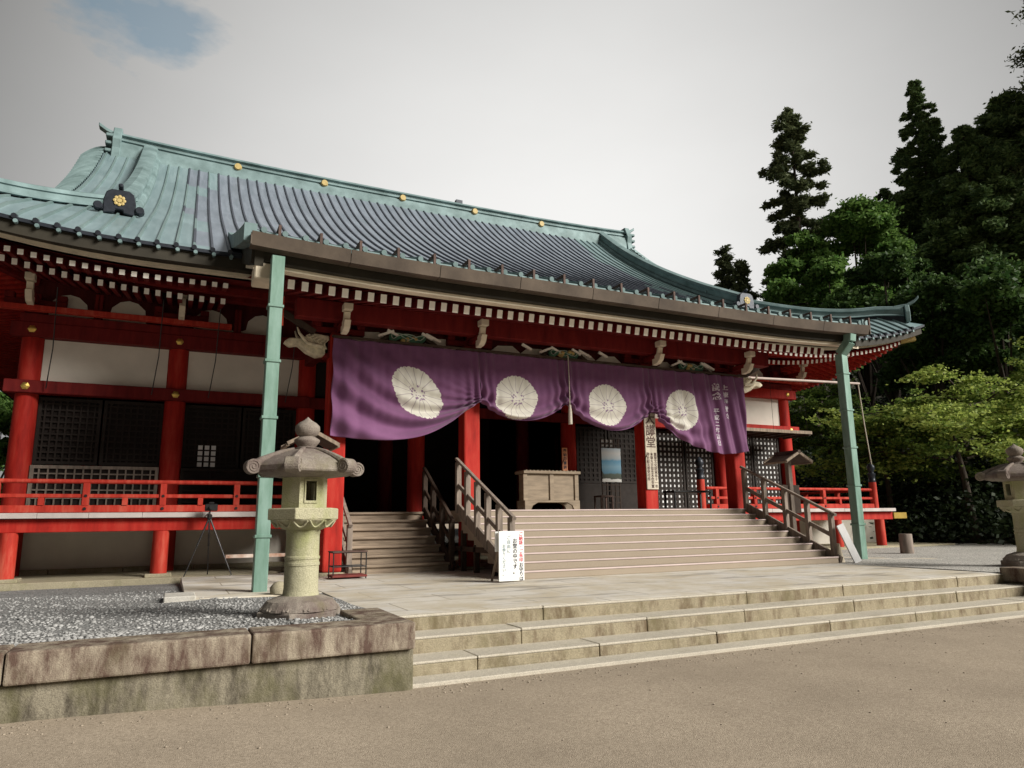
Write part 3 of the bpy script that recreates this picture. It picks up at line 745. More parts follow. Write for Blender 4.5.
# carved elephant-trunk beam ends
for x, s in ((PX[0]-.2, -1), (PX[3]+.2, 1)):
    prof = [(0, 0), (.25, -.06), (.45, .02), (.62, .16), (.78, .12), (.90, .20), (.80, .28), (.60, .30), (.48, .34), (.30, .42), (0, .40)]
    b = MB(); b.prism([(p*s, q) for p, q in prof][::s], (x, 14.36, 4.92), (1,0,0), (0,0,1), (0, .26, 0))
    o = b.build('carved_beam_end', 'carved', H, bevel=.03, segs=2)
    t = MB()
    for y in (14.33, 14.65): t.tube([(x+s*.15, y, 5.06), (x+s*.45, y-.02, 5.1), (x+s*.62, y-.02, 5.3), (x+s*.66, y, 5.42)], [.045, .04, .03, .012], 7)
    for i in range(6): t.tube([(x+s*(.06+.07*i), 14.345, 5.02+.04*i), (x+s*(.12+.07*i), 14.33, 5.12+.03*i), (x+s*(.05+.07*i), 14.345, 5.2+.02*i)], .018, 5)
    t.build('carved_tusk', 'carved', o, smooth=60)
    MB().bar((x+s*.3, 14.4, 5.36), (x+s*1.0, 14.4, 5.75), .10, .12).build('corner_strut', 'dkwood', H)
# link beams from porch columns back to the hall
for x in PX:
    MB().sweep([(x, y, 5.15+.45*math.sin((y-14.6)/3.6*PI*.5)) for y in np.linspace(14.69, 18.05, 9)], [(-.11, -.17), (.11, -.17), (.11, .17), (-.11, .17)]).build('rainbow_beam', 'shade_red', H, smooth=30)
# --- roof sheets
GL, GR = CX-11.3, CX+11.3
xs_ = np.array(sorted(set(list(np.linspace(XL, XR, 87))+[GL, GR])))
def dmax(x): return 12.5 if GL <= x <= GR else max(.02, min(x-XL, XR-x))
def sheet(mp, back=False):
    rows = []
    for x in xs_:
        dm = dmax(x); rows.append([mp(x-CX, dm*t, rz(dm*t, min(x-XL, XR-x))) for t in np.linspace(0, 1, 22)])
    return rows
mb = MB()
# split so the gable steps stay crisp
rows = sheet(FR); gi = [i for i, x in enumerate(xs_) if GL <= x <= GR]
def hiprow(mp, x): dm = min(x-XL, XR-x); return [mp(x-CX, dm*t, rz(dm*t, dm)) for t in np.linspace(0, 1, 22)]
mb.grid(rows[gi[0]:gi[-1]+1]); mb.grid(rows[:gi[0]]+[hiprow(FR, GL)]); mb.grid([hiprow(FR, GR)]+rows[gi[-1]+1:])
for x in (GL, GR):
    pass
rowsb = sheet(BK); mb.grid([r_[::-1] for r_ in rowsb[gi[0]:gi[-1]+1]]); mb.grid([r_[::-1] for r_ in rowsb[:gi[0]]+[hiprow(BK, GL)]]); mb.grid([r_[::-1] for r_ in [hiprow(BK, GR)]+rowsb[gi[-1]+1:]])
for mp in (RT, LT):
    rows = []
    for s in np.linspace(-HY, HY, 60):
        c = HY-abs(s); dm = max(.02, min(4.6, c)); rows.append([mp(s, dm*t, rz(dm*t, c)) for t in np.linspace(0, 1, 10)])
    mb.grid(rows)
roof = mb.build('roof', 'roof', H, smooth=40)
RIBP = [(-.032, -.01), (-.022, .055), (.022, .055), (.032, -.01)]
rb = MB(); caps = MB()
for i in range(-42, 43):
    x = CX+i*.34+random.uniform(-.008, .008); dm = dmax(x)-.03
    if dm < .3: continue
    por = P0-.1 < x < P1+.1
    d0 = 2.5 if por else 0
    rb.sweep([FR(x-CX, d, rz(d, min(x-XL, XR-x))) for d in np.linspace(d0, dm, 16)], RIBP, side=(1,0,0), closed=False)
    if not por:
        z = rz(0, min(x-XL, XR-x)); caps.tube([(x, EY-.06, z+.0), (x, EY+.10, z+.04)], .05, 8)
        caps.tube([(x+.03, EY-.05, z-.09), (x+.03, EY+.05, z-.09)], .04, 8, 1)
for i in range(-36, 37):
    s = i*.34; c = HY-abs(s); dm = min(4.4, c)-.03
    if dm < .3: continue
    for mp in (RT, LT):
        rb.sweep([mp(s, d, rz(d, c)) for d in np.linspace(0, dm, 8)], RIBP, side=(0,1,0), closed=False)
        z = rz(0, c); caps.tube([mp(s, -.06, z+.02), mp(s, .1, z+.05)], .062, 8)
rb.build('roof_ribs', 'rib', roof, smooth=50); kind(caps.build('eave_tile_ends', ['bronze', 'patina'], roof, smooth=50), 'stuff')
# eave edge lip of the copper sheets
for mp, half in ((FR, HX), (RT, HY), (LT, HY)):
    strip(mp, half, -.02, .08, 6.96, 7.03, 'roof_lip', 'bronze')
# porch roof
pr_rows = []
for x in np.linspace(P0-.05, P1+.05, 60): pr_rows.append([(x, y, pz(y)+plift(x)*max(0, 1-(y-PE)/4)) for y in np.linspace(PE, 17.5, 16)])
proof = MB().grid(pr_rows).build('porch_roof', 'roof', H, smooth=40)
rb = MB(); caps = MB()
for i in range(-21, 22):
    x = CX+i*.34
    if P0 < x < P1:
        rb.sweep([(x, y, pz(y)+plift(x)*max(0, 1-(y-PE)/4)) for y in np.linspace(PE, 17.55, 12)], RIBP, side=(1,0,0), closed=False)
        z = pz(PE)+plift(x); caps.tube([(x, PE-.06, z-.005), (x, PE+.1, z+.03)], .05, 10)
rb.build('roof_ribs', 'rib', proof, smooth=50); kind(caps.build('eave_tile_ends', 'patina', proof, smooth=50), 'stuff')
for x, s in ((P0-.05, -1), (P1+.05, 1)):
    mb = MB(); mb.sweep([(x, y, pz(y)+plift(x)*max(0, 1-(y-PE)/4)) for y in np.linspace(PE-.05, 17.3, 16)], [(-.10, -.24), (.10, -.24), (.10, .07), (-.10, .07)], side=(1,0,0)); mb.build('porch_verge', 'patina', H, smooth=30)
# --- gables, verges, ridges
for sg, xg in ((-1, GL), (1, GR)):
    x = xg-sg*.55
    poly = [(27.7+q, zs(12.75-abs(q))-.15) for q in np.linspace(-8.6, 8.6, 25)]
    MB().prism(poly[::1], (x, 0, 0), (0,1,0), (0,0,1), (.12*sg, 0, 0)).build('gable_wall', 'deep_shade_red', H)
    vg = MB(); vr = MB()
    for mp in (FR, BK):
        rows = []
        for q in np.linspace(0, 1, 7):
            rows.append([mp(xg+sg*q*.72-CX, d, zs(d)-.5*q**1.8) for d in np.linspace(4.4, 12.75, 20)])
        vg.grid(rows)
        for d in np.arange(4.5, 12.7, .26):
            vr.sweep([mp(xg+sg*q*.75-CX, d, zs(d)-.5*q**1.8+.01) for q in np.linspace(0, 1, 6)], [(-.06, .02), (-.05, .11), (.05, .11), (.06, .02)], side=(0,1,0))
    o = vg.build('gable_verge', 'bronze', H, smooth=40); vr.build('verge_ribs', 'patina', o)  # verge sheet coloured dark for the shade between its ribs
    # descending ridge
    xd = CX+sg*9.85
    pth = [(xd, EY+d, zs(d)) for d in np.linspace(3.4, 12.4, 22)]
    prof = [(-.36, -.1), (-.30, .20), (-.22, .22), (-.20, .42), (-.26, .44), (-.22, .54), (0, .60), (.22, .54), (.26, .44), (.20, .42), (.22, .22), (.30, .20), (.36, -.1)]
    ridge_body = MB().sweep(pth, [(a_, max(.085, b_)) for a_, b_ in prof], side=(1,0,0)).build('descending_ridge', 'patina', H, smooth=25)
    MB().sweep(pth, [(-.25, -.15), (.25, -.15), (.25, .10), (-.25, .10)], side=(1,0,0)).build('ridge_gap_shade', 'bronze', ridge_body)  # dark bar stands in for the shaded gaps under the ridge tiles
    # corner ridge
    pth = []
    for q in np.linspace(.35, 4.9, 18): pth.append((CX+sg*(HX-q), EY+q+.22*min(1, q), rz(q, q)+.16*max(0, 1-q/1.2)))
    pr2 = [(-.30, -.12), (-.24, .14), (-.16, .16), (-.15, .30), (-.20, .32), (-.16, .42), (0, .47), (.16, .42), (.20, .32), (.15, .30), (.16, .16), (.24, .14), (.30, -.12)]
    ridge_body = MB().sweep(pth, [(a_*.8, max(.085, b_)*1.0) for a_, b_ in pr2]).build('corner_ridge', 'patina', H, smooth=25)
    MB().sweep(pth, [(-.13, -.15), (.13, -.15), (.13, .10), (-.13, .10)]).build('ridge_gap_shade', 'bronze', ridge_body)  # same dark bar for gap shade along the corner ridge
    e = Vector(pth[0]); dr = Vector((sg, -1, 0)).normalized(); pe_ = Vector((dr.y, -dr.x, 0))
    mb = MB(); mb.prism([(-.24, -.14), (.24, -.14), (.28, .2), (.2, .46), (-.2, .46), (-.28, .2)], e+dr*.02, pe_, (0,0,1), dr*.14)
    mb.sweep([e+dr*a+Vector((0,0,b)) for a, b in ((-.3, .44), (.1, .48), (.35, .60), (.5, .74))], [(-.09, -.05), (.09, -.05), (.09, .05), (-.09, .05)])
    mb.build('corner_ridge_end', 'patina', H, bevel=.015)
    # demon-tile ornament at the foot of the descending ridge
    oz = zs(3.25)+.02; oy = EY+3.22
    mb = MB(); mb.prism([(-.50, 0), (-.14, .06), (-.12, .16), (.12, .16), (.14, .06), (.50, 0), (.52, .45), (.44, .72), (.28, .82), (-.28, .82), (-.44, .72), (-.52, .45)], (xd, oy, oz), (.66,0,0), (0,0,.76), (0, .18, 0))
    for q in (-1, 1):
        mb.tube([(xd+q*.44, oy-.04, oz+.16), (xd+q*.44, oy+.16, oz+.16)], .10, 12); mb.box(xd+q*.36-.06, xd+q*.36+.06, oy+.02, oy+.14, oz+.08, oz+.22)
    mb.tube([(xd, oy+.3, oz+.60), (xd, oy-.05, oz+.74)], .055, 10)
    o = mb.build('ridge_ornament', 'bronze', H, bevel=.02)
    g_ = MB()
    for a in range(8):
        t = a*PI/4; g_.lathe((0, 0, 0), [(.001, 0), (.05, .0), (.05, .02), (.001, .03)], 8)
        for i in range(len(g_.v)-32, len(g_.v)):
            px, py, pz_ = g_.v[i]; g_.v[i] = (xd+px*.8+.10*math.cos(t), oy-.004-pz_, oz+.34+py*.8+.10*math.sin(t))
    g_.tube([(xd, oy-.035, oz+.34), (xd, oy, oz+.34)], .055, 10)
    g_.build('gold_emblem', 'gilt', o)
# main ridge
pth = [(x, 27.7, 14.60+.22*(abs(x-CX)/11.4)**3) for x in np.linspace(CX-10.85, CX+11.3, 41)]
RS = .88
prof = [(-.62, -.25), (-.55, .42), (-.42, .44), (-.40, .56), (-.46, .58), (-.46, .64), (-.38, .66), (-.38, .76), (-.48, .80), (-.40, .92), (0, 1.0),
        (.40, .92), (.48, .80), (.38, .76), (.38, .66), (.46, .64), (.46, .58), (.40, .56), (.42, .44), (.55, .42), (.62, -.25)]
rdg = MB().sweep(pth, [(a_, b_*RS) for a_, b_ in prof]).build('main_ridge', 'patina', H, smooth=20)
for x in (-6.83, -3.54, -.26, 3.05, 6.4):
    mb = MB(); z = 15.06; xx = CX+x
    mb.tube([(xx, 27.06, z), (xx, 27.16, z)], [.12, .15], 14); mb.build('gold_disc', 'gilt', rdg, smooth=50)
for sg in (-1, 1):
    xe = CX+sg*(11.15 if sg > 0 else 10.8); mb = MB()
    mb.prism([(-.75, -.35), (.75, -.35), (.62, .3), (.68, .6), (.45, 1.15), (-.45, 1.15), (-.68, .6), (-.62, .3)], (xe, 27.7, 14.62), (0,1,0), (0,0,1), (sg*.28, 0, 0))
    for z in (14.72, 15.02, 15.32): mb.box(min(xe, xe+sg*.5), max(xe, xe+sg*.5), 27.1, 28.3, z, z+.12)
    mb.sweep([(xe+sg*a, 27.7, 15.58+b) for a, b in ((-.3, 0), (.2, .06), (.55, .2), (.8, .36))], [(-.16, -.07), (.16, -.07), (.16, .07), (-.16, .07)])
    mb.build('ridge_end_tile', 'patina', H, bevel=.02)
# small lightning rod stub on the ridge
MB().box(10.55, 10.85, 27.6, 27.8, 15.55, 15.72).build('ridge_fitting', 'bronze', H)
# --- lattice work
def lattice(x0, x1, z0, z1, y, nx, nz, name, bars='dkwood', back=None, bw=.035, dp=.02):
    mb = MB(); mb.box(x0, x0+.07, y-.03, y+.03, z0, z1); mb.box(x1-.07, x1, y-.03, y+.03, z0, z1); mb.box(x0+.07, x1-.07, y-.03, y+.03, z0, z0+.07); mb.box(x0+.07, x1-.07, y-.03, y+.03, z1-.07, z1)
    for i in range(1, nx):
        x = x0+(x1-x0)*i/nx; mb.box(x-bw/2, x+bw/2, y-dp, y+dp, z0+.07, z1-.07)
    for i in range(1, nz):
        z = z0+(z1-z0)*i/nz; mb.box(x0+.07, x1-.07, y-dp*.7, y+dp*.7, z-bw/2, z+bw/2)
    o = mb.build(name, bars, H)
    if back: MB().box(x0+.01, x1-.01, y+.035 if dp > .015 else y+.012, y+.055, z0+.01, z1-.01).build('lattice_backing', back, o)
    return o
for a, b in ((-2.82, -.34), (.12, 2.68)):
    mid = (a+b)/2
    for p, q in ((a, mid-.02), (mid+.02, b)): lattice(p, q, 2.85, 4.33, 18.36, 9, 11, 'lattice_door', 'lattice', 'interior')
lattice(-2.82, -.34, 1.76, 2.82, 18.2, 15, 6, 'lattice_shutter', 'woodv', 'interior', .03)
lattice(.12, 2.68, 1.76, 2.82, 18.2, 4, 4, 'board_shutter', 'lattice', 'interior')
# small paper squares coloured white to stand in for daylight behind
mb = MB()
for i in range(3):
    for j in range(4): mb.box(.46+i*.145, .46+i*.145+.10, 18.30, 18.315, 2.86+j*.135, 2.86+j*.135+.10)
mb.build('daylight_squares', 'paper_daylight', H)
for a, b in ((10.9, 12.0), (12.05, 13.2)): lattice(a, b, 2.6, 4.3, 18.36, 7, 11, 'lattice_door', 'lattice', 'interior', .06, .01); MB().box(a, b, 18.34, 18.39, 1.78, 2.59).build('door_board', 'lattice', H)
for a, b in ((13.8, 14.95), (15.0, 16.15), (16.75, 17.9), (17.95, 19.15)): lattice(a, b, 1.8, 4.3, 18.36, 7, 15, 'lattice_door', 'lattice', 'paper_daylight', .08, .01)
# raised shutters hung out horizontally at the right
mb = MB(); mb.box(14.0, 19.0, 16.75, 17.95, 4.22, 4.27)
for i in range(9): mb.box(14.05+i*.61, 14.12+i*.61, 16.78, 17.92, 4.16, 4.219)
mb.build('raised_shutter', 'dkwood', H)
MB().box(14.0, 19.0, 16.70, 16.75, 4.20, 4.30).build('shutter_edge', 'wood', H)
for x in (14.6, 17.4, 18.9): MB().tube([(x, 16.8, 4.28), (x, 16.8, 6.6)], .008, 4).build('hanging_rod', 'black', H)
for x in (-2.6, -.55, .65, 2.4): MB().tube([(x+.05, 17.2, 6.55), (x+.03, 17.6, 5.3), (x-.06, 17.9, 4.45)], .012, 5).build('hanging_hook', 'black', H)
# --- veranda
def veranda(x0, x1, posts):
    mb = MB(); q = x0
    while q < x1-.01:
        e = min(q+random.uniform(.8, 1.6), x1); mb.box(q+.002, e-.002, 16.0, 16.35, 1.66, 1.765+random.uniform(-.004, .004)); q = e
    mb.build('veranda_edge', 'slab' if False else 'wood_edge', H, bevel=.006)
    MB().box(x0, x1, 16.35, 18.2, 1.62, 1.76).build('veranda_floor', 'wood', H)
    MB().box(x0, x1, 16.14, 16.34, 1.40, 1.655).build('veranda_beam', 'red', H, bevel=.01)
    for x in posts:
        MB().lathe((x, 16.25, .56), [(.155, 0), (.15, .84)], 16).build('veranda_post', 'redrail', H, smooth=40)
        MB().box(x-.24, x+.24, 16.0, 16.5, .49, .565).build('post_base', 'plinth', H, bevel=.015)
M['wood_edge'] = simple('pale_edge_boards', (.50,.45,.43), .75, .15, 3, .15)
veranda(-6.5, 3.1, [-5.1, -2.72, -.16, 2.5]); veranda(13.75, 21.75, [14.2, 16.8, 19.2, 21.2])
def railing(pts, posts, label, short=True):
    o = MB()
    a, b = Vector(pts[0]), Vector(pts[1]); d = (b-a); L = d.length; d.normalize()
    pt = lambda s, z: a+d*s+Vector((0,0,z))
    o.bar(pt(-.02, 1.84), pt(L+.02, 1.84), .13, .14)
    base = o.build('railing', 'redrail', H, bevel=.01, label=label)
    MB().bar(pt(0, 2.09), pt(L, 2.09), .07, .075).build('mid_rail', 'redrail', base, bevel=.01)
    MB().tube([pt(-.05, 2.37), pt(L+.05, 2.37)], .045, 10).build('top_rail', 'redrail', base, smooth=40)
    for i, s in enumerate(posts):
        MB().bar(pt(s, 1.91), pt(s, 2.34), .14, .12, up=tuple(d)).build('rail_post', 'redrail', base, bevel=.008)
        st_ = MB(); nrm = Vector((d.y, -d.x, 0))
        for z in (1.84, 2.09): st_.tube([pt(s, z)+nrm*.06, pt(s, z)+nrm*.085], [.035, .025], 8)
        st_.build('rail_stud', 'black', base)
        if i+1 < len(posts):
            q = (s+posts[i+1])/2; MB().bar(pt(q, 1.91), pt(q, 2.055), .17, .10, up=tuple(d)).build('rail_block', 'redrail', base, bevel=.008)
railing([(-6.4, 16.2, 0), (2.75, 16.2, 0)], [.6, 2.0, 3.4, 4.86, 6.22, 7.62, 8.9], 'red railing along the dark left veranda')
railing([(14.0, 16.2, 0), (21.0, 16.2, 0)], [.3, 1.75, 3.2, 4.65, 6.0], 'red railing along the sunlit right veranda')
railing([(21.2, 16.4, 0), (21.2, 30, 0)], [1.4, 2.8, 4.2, 5.6, 7.0, 8.4, 9.8, 11.2], 'red railing returning along the right side')
MB().box(19.6, 21.75, 18.2, 34, 1.62, 1.76).build('veranda_floor', 'wood', H)
MB().box(21.05, 21.25, 16.35, 34, 1.40, 1.615).build('veranda_beam', 'red', H)
MB().box(21.755, 22.4, 16.1, 16.3, 1.42, 1.62).build('beam_nose', 'yellow', H, bevel=.01)
GIB = [(.11, 0), (.115, .05), (.105, .06), (.105, .22), (.125, .24), (.125, .29), (.08, .31), (.07, .36), (.115, .42), (.13, .50), (.10, .57), (.03, .63), (.005, .66)]
for x, lab in ((21.0, 'red newel post with dark bronze finial at the veranda corner'), (13.75, 'red newel post with black bronze finial beside the carpeted stairs'), (2.95, 'red newel post beside the wooden stairs')):
    p = MB().lathe((x, 16.2, 1.765), [(.12, 0), (.115, .85)], 16).build('newel_post', 'redrail', H, smooth=40, label=lab)
    MB().lathe((x, 16.2, 2.615), GIB, 16).build('bronze_finial', 'bronze', p, smooth=50)

# ------------------------------------------------------------------ stairs
def rail_stairs(parent, x, y0, z0, y1, z1, nposts, mat, name='handrail', h=.98, stringer=True):
    p = lambda t, dz: (x, y0+(y1-y0)*t, z0+(z1-z0)*t+dz)
    b = MB().bar(p(-.05, h), p(1.04, h), .075, .06).build(name, mat, parent, bevel=.008)
    MB().bar(p(.0, h*.48), p(1.0, h*.48), .05, .09).build('mid_rail', mat, b, bevel=.006)
    if stringer: MB().bar(p(-.06, -.02), p(1.02, -.02), .06, .22).build('stringer', mat, b, bevel=.006)
    for i in range(nposts):
        t = i/(nposts-1); q = p(t, 0); MB().box(x-.055, x+.055, q[1]-.05, q[1]+.05, q[2]-.12, q[2]+h-.03).build('rail_post', mat, b, bevel=.008)
    return b
CS = thing('carpeted_stairs', 'wide stairs covered in beige carpet with grey wooden handrails', 'stairs', (9.6, 11.4, .5))
NS, YB0, TR, RI = 9, 11.35, .34, 1.238/9
cm = MB(); nm = MB()
for k in range(NS):
    y = YB0+k*TR; z0, z1 = .5+k*RI, .5+(k+1)*RI
    ye = y+TR+.02 if k < NS-1 else 16.28
    x0, x1 = 5.52, 13.36
    if k == NS-1:
        cm.box(x0, x1, y, ye, 1.5, z1)
    else: cm.box(x0, x1, y, ye, max(.5, z0-.2), z1)
    nm.box(x0+.002, x1-.002, y-.014, y+.03, z1-.024, z1+.005)
cm.build('carpet_steps', 'carpet', CS, bevel=.008); nm.build('step_nosing', 'nosing', CS, bevel=.005)
rail_stairs(CS, 13.42, 11.5, .62, 14.1, 1.80, 5, 'woodv'); rail_stairs(CS, 5.45, 11.5, .62, 14.1, 1.80, 6, 'woodv')
fr_ = MB()
for y in (12.4, 13.3, 14.0): fr_.box(5.5, 5.6, y, y+.09, .5, .5+(y-11.35)/TR*RI-.25)
fr_.box(5.5, 5.58, 12.3, 16.0, .9, 1.0)
fr_.build('under_frame', 'dkwood', CS)
WS = thing('wooden_stairs', 'bare weathered wooden stairs rising into the dark left bay', 'stairs', (4.4, 14.4, .5))
for k in range(7):
    y = 14.25+k*.29; z1 = .5+(k+1)*1.24/7
    MB().box(3.28, 5.33, y, y+.34 if k < 6 else 16.3, z1-.055, z1).build('tread', 'woodx', WS, bevel=.012)
rs = MB()
for k in range(7):
    y = 14.25+k*.29+.05; rs.box(3.30, 5.31, y, y+.02, .5+k*1.24/7, .5+(k+1)*1.24/7-.056)
rs.build('riser', 'woodx', WS)
rail_stairs(WS, 3.22, 14.3, .62, 16.1, 1.78, 3, 'woodv', h=.88); rail_stairs(WS, 5.38, 14.3, .62, 16.1, 1.78, 4, 'dkwood', h=.95)

# ------------------------------------------------------------------ curtain
CUR = thing('curtain', 'purple ceremonial curtain with four white chrysanthemum crests hung across the porch', 'curtain', (CX, 14.2, 5.33))
YC = 14.16; ZTOP = 5.225
XB = [2.74, 5.98, 8.17, 10.6, 13.68]
BOT = [[(2.74, 3.22), (3.3, 3.17), (4.0, 3.16), (4.7, 3.30), (5.3, 3.62), (5.75, 3.95), (5.98, 4.10)],
       [(5.98, 4.10), (6.2, 3.94), (6.6, 3.77), (7.05, 3.72), (7.5, 3.80), (7.9, 4.0), (8.17, 4.2)],
       [(8.17, 4.2), (8.45, 3.92), (8.9, 3.70), (9.4, 3.60), (9.9, 3.68), (10.3, 3.92), (10.6, 4.14)],
       [(10.6, 4.14), (10.9, 3.84), (11.4, 3.50), (12.0, 3.27), (12.7, 3.14), (13.3, 3.17), (13.68, 3.24)]]
CR = [(4.53, 4.20, 1.0), (6.86, 4.22, 1.0), (9.28, 4.19, 1.0), (11.55, 4.22, 1.0)]
def fold(x, z, k):
    zb = smooth_table(BOT[k], x); t = min(1, max(0, (z-zb)/(ZTOP-zb))); d = 0.0
    # swag folds running with the lower edge, fading upward
    if k in (1, 2):
        d += .075*(1-t)**1.5*math.sin(2*PI*(1.15*math.sqrt(t)*2.6+.1*math.sin(x*2.1+k)))
    # folds swinging from the lifted corner out to the hanging side
    if k == 0:
        w = (x-2.74)/3.24; th = (z-4.12+.80*math.sin(PI*min(1, w*.98))**.9*(1-.25*w))/(6.15-x)
        d += .085*math.sin(2*PI*(th*4.2+.25))*math.exp(-max(0, th-.22)*3.2)*(1-.55*max(0, t-.5))
        d += .03*math.sin(2*PI*(x-2.74)/.45)*math.exp(-((x-3.0)/.5)**2)
    if k == 3:
        w = (13.68-x)/3.08; th = (z-4.16+.62*math.sin(PI*min(1, w*.98))*(1-.2*w))/(x-10.42)
        d += .06*math.sin(2*PI*(th*4.0+.3))*math.exp(-max(0, th-.2)*3.5)*(1-.6*max(0, t-.5))*max(0, 1-(x-10.6)/2.4)
        d += .06*math.sin(2*PI*(x+.45*t-.15*t*t)/.47)*(.25+.75*min(1, max(0, (x-11.0)/1.2)))*(1-.35*t)
        d += .02*math.sin(2*PI*(x+.3*t)/.21)*min(1, max(0, (x-11.6)/.8))
    # gathers falling from the lifted points
    for g_ in (XB[k], XB[k+1]):
        if abs(g_-2.74) > .1 and abs(g_-13.68) > .1:
            d += .06*math.exp(-((x-g_)/.40)**2)*math.sin(2*PI*(x-g_)/(.17+.06*abs(x-g_))+1.2*t)*(.4+.6*(1-t))
    d += .014*math.sin(2*PI*x/.53+k)*t+.008*math.sin(2*PI*x/.19)*t
    return d-.07*(1-t)
for k in range(4):
    mb = MB(); rows = []; nx, nz = 150, 110
    uv = []
    for i in range(nx+1):
        x = XB[k]+(XB[k+1]-XB[k])*i/nx; zb = smooth_table(BOT[k], x); row = []
        for j in range(nz+1):
            t = j/nz; z = zb+(ZTOP-zb)*t
            row.append((x, YC+fold(x, z, k), z)); uu_, ww_ = x-CR[k][0], z-CR[k][1]; uv.append((uu_+.16*ww_, ww_+.22*uu_) if k == 0 else ((uu_*1.02-.06*ww_, ww_) if k == 3 else (uu_, ww_*(1.0 if ww_ > 0 else 1.08))))
        rows.append(row)
    mb.grid(rows)
    o = mb.build('curtain_panel', 'curtain', CUR, smooth=180)
    ul = o.data.uv_layers.new(name='UVMap'); li = np.zeros(len(o.data.loops), dtype=np.int32); o.data.loops.foreach_get('vertex_index', li)
    ul.data.foreach_set('uv', np.array(uv)[li].ravel())
    md = o.modifiers.new('thick', 'SOLIDIFY'); md.thickness = .006
    last = o
tx = MB(); dsp = lambda p: .012-fold(p.x, p.z, 3)
vtext(tx, '記念', .21, (12.72, YC-.0, 4.98), disp=dsp, pitch=1.15)
vtext(tx, '平成二年吉日', .15, (12.68, YC-.0, 4.32), disp=dsp, pitch=1.12)
vtext(tx, '上棟奉賛会', .16, (13.05, YC-.0, 4.98), disp=dsp, pitch=1.2)
tx.build('lettering', 'whiteink', last)
# cord and tassel in the middle of the curtain
T = thing('tassel', 'white cord and tassel hanging between the two middle swags', 'tassel', (8.18, 14.02, 3.9))
MB().tube([(8.18, 14.02, 5.3), (8.17, 13.98, 4.7), (8.18, 14.0, 4.12)], .012, 6).build('cord', 'rope', T)
MB().lathe((8.18, 14.0, 3.68), [(.05, 0), (.045, .3), (.03, .40), (.035, .43), (.012, .46)], 10).build('tassel_skirt', 'rope', T, smooth=40)

# ------------------------------------------------------------------ stone lanterns
def scroll(mb, c, ang, r=.085, w=.10):
    """curled corner of a lantern roof"""
    d = Vector((math.cos(ang), math.sin(ang), 0)); s = Vector((-d.y, d.x, 0)); c = Vector(c)
    for a in (-1, 1): pass
    n = 18; vs = [c+d*math.cos(2*PI*i/n)*r+Vector((0,0,1))*math.sin(2*PI*i/n)*r-s*w for i in range(n)]+[c+d*math.cos(2*PI*i/n)*r+Vector((0,0,1))*math.sin(2*PI*i/n)*r+s*w for i in range(n)]
    mb.add(vs, [tuple(range(n-1, -1, -1)), tuple(range(n, 2*n))]+[(i, (i+1) % n, (i+1) % n+n, i+n) for i in range(n)])
    for sd in (-1, 1):
        pt = []
        for i in range(30):
            q = i/29*2*PI*2.1; rad = r*.86*(1-i/29*.85); pt.append(c+s*(sd*w)+d*math.cos(q)*rad+Vector((0,0,1))*math.sin(q)*rad)
        mb.tube(pt, .010, 5)
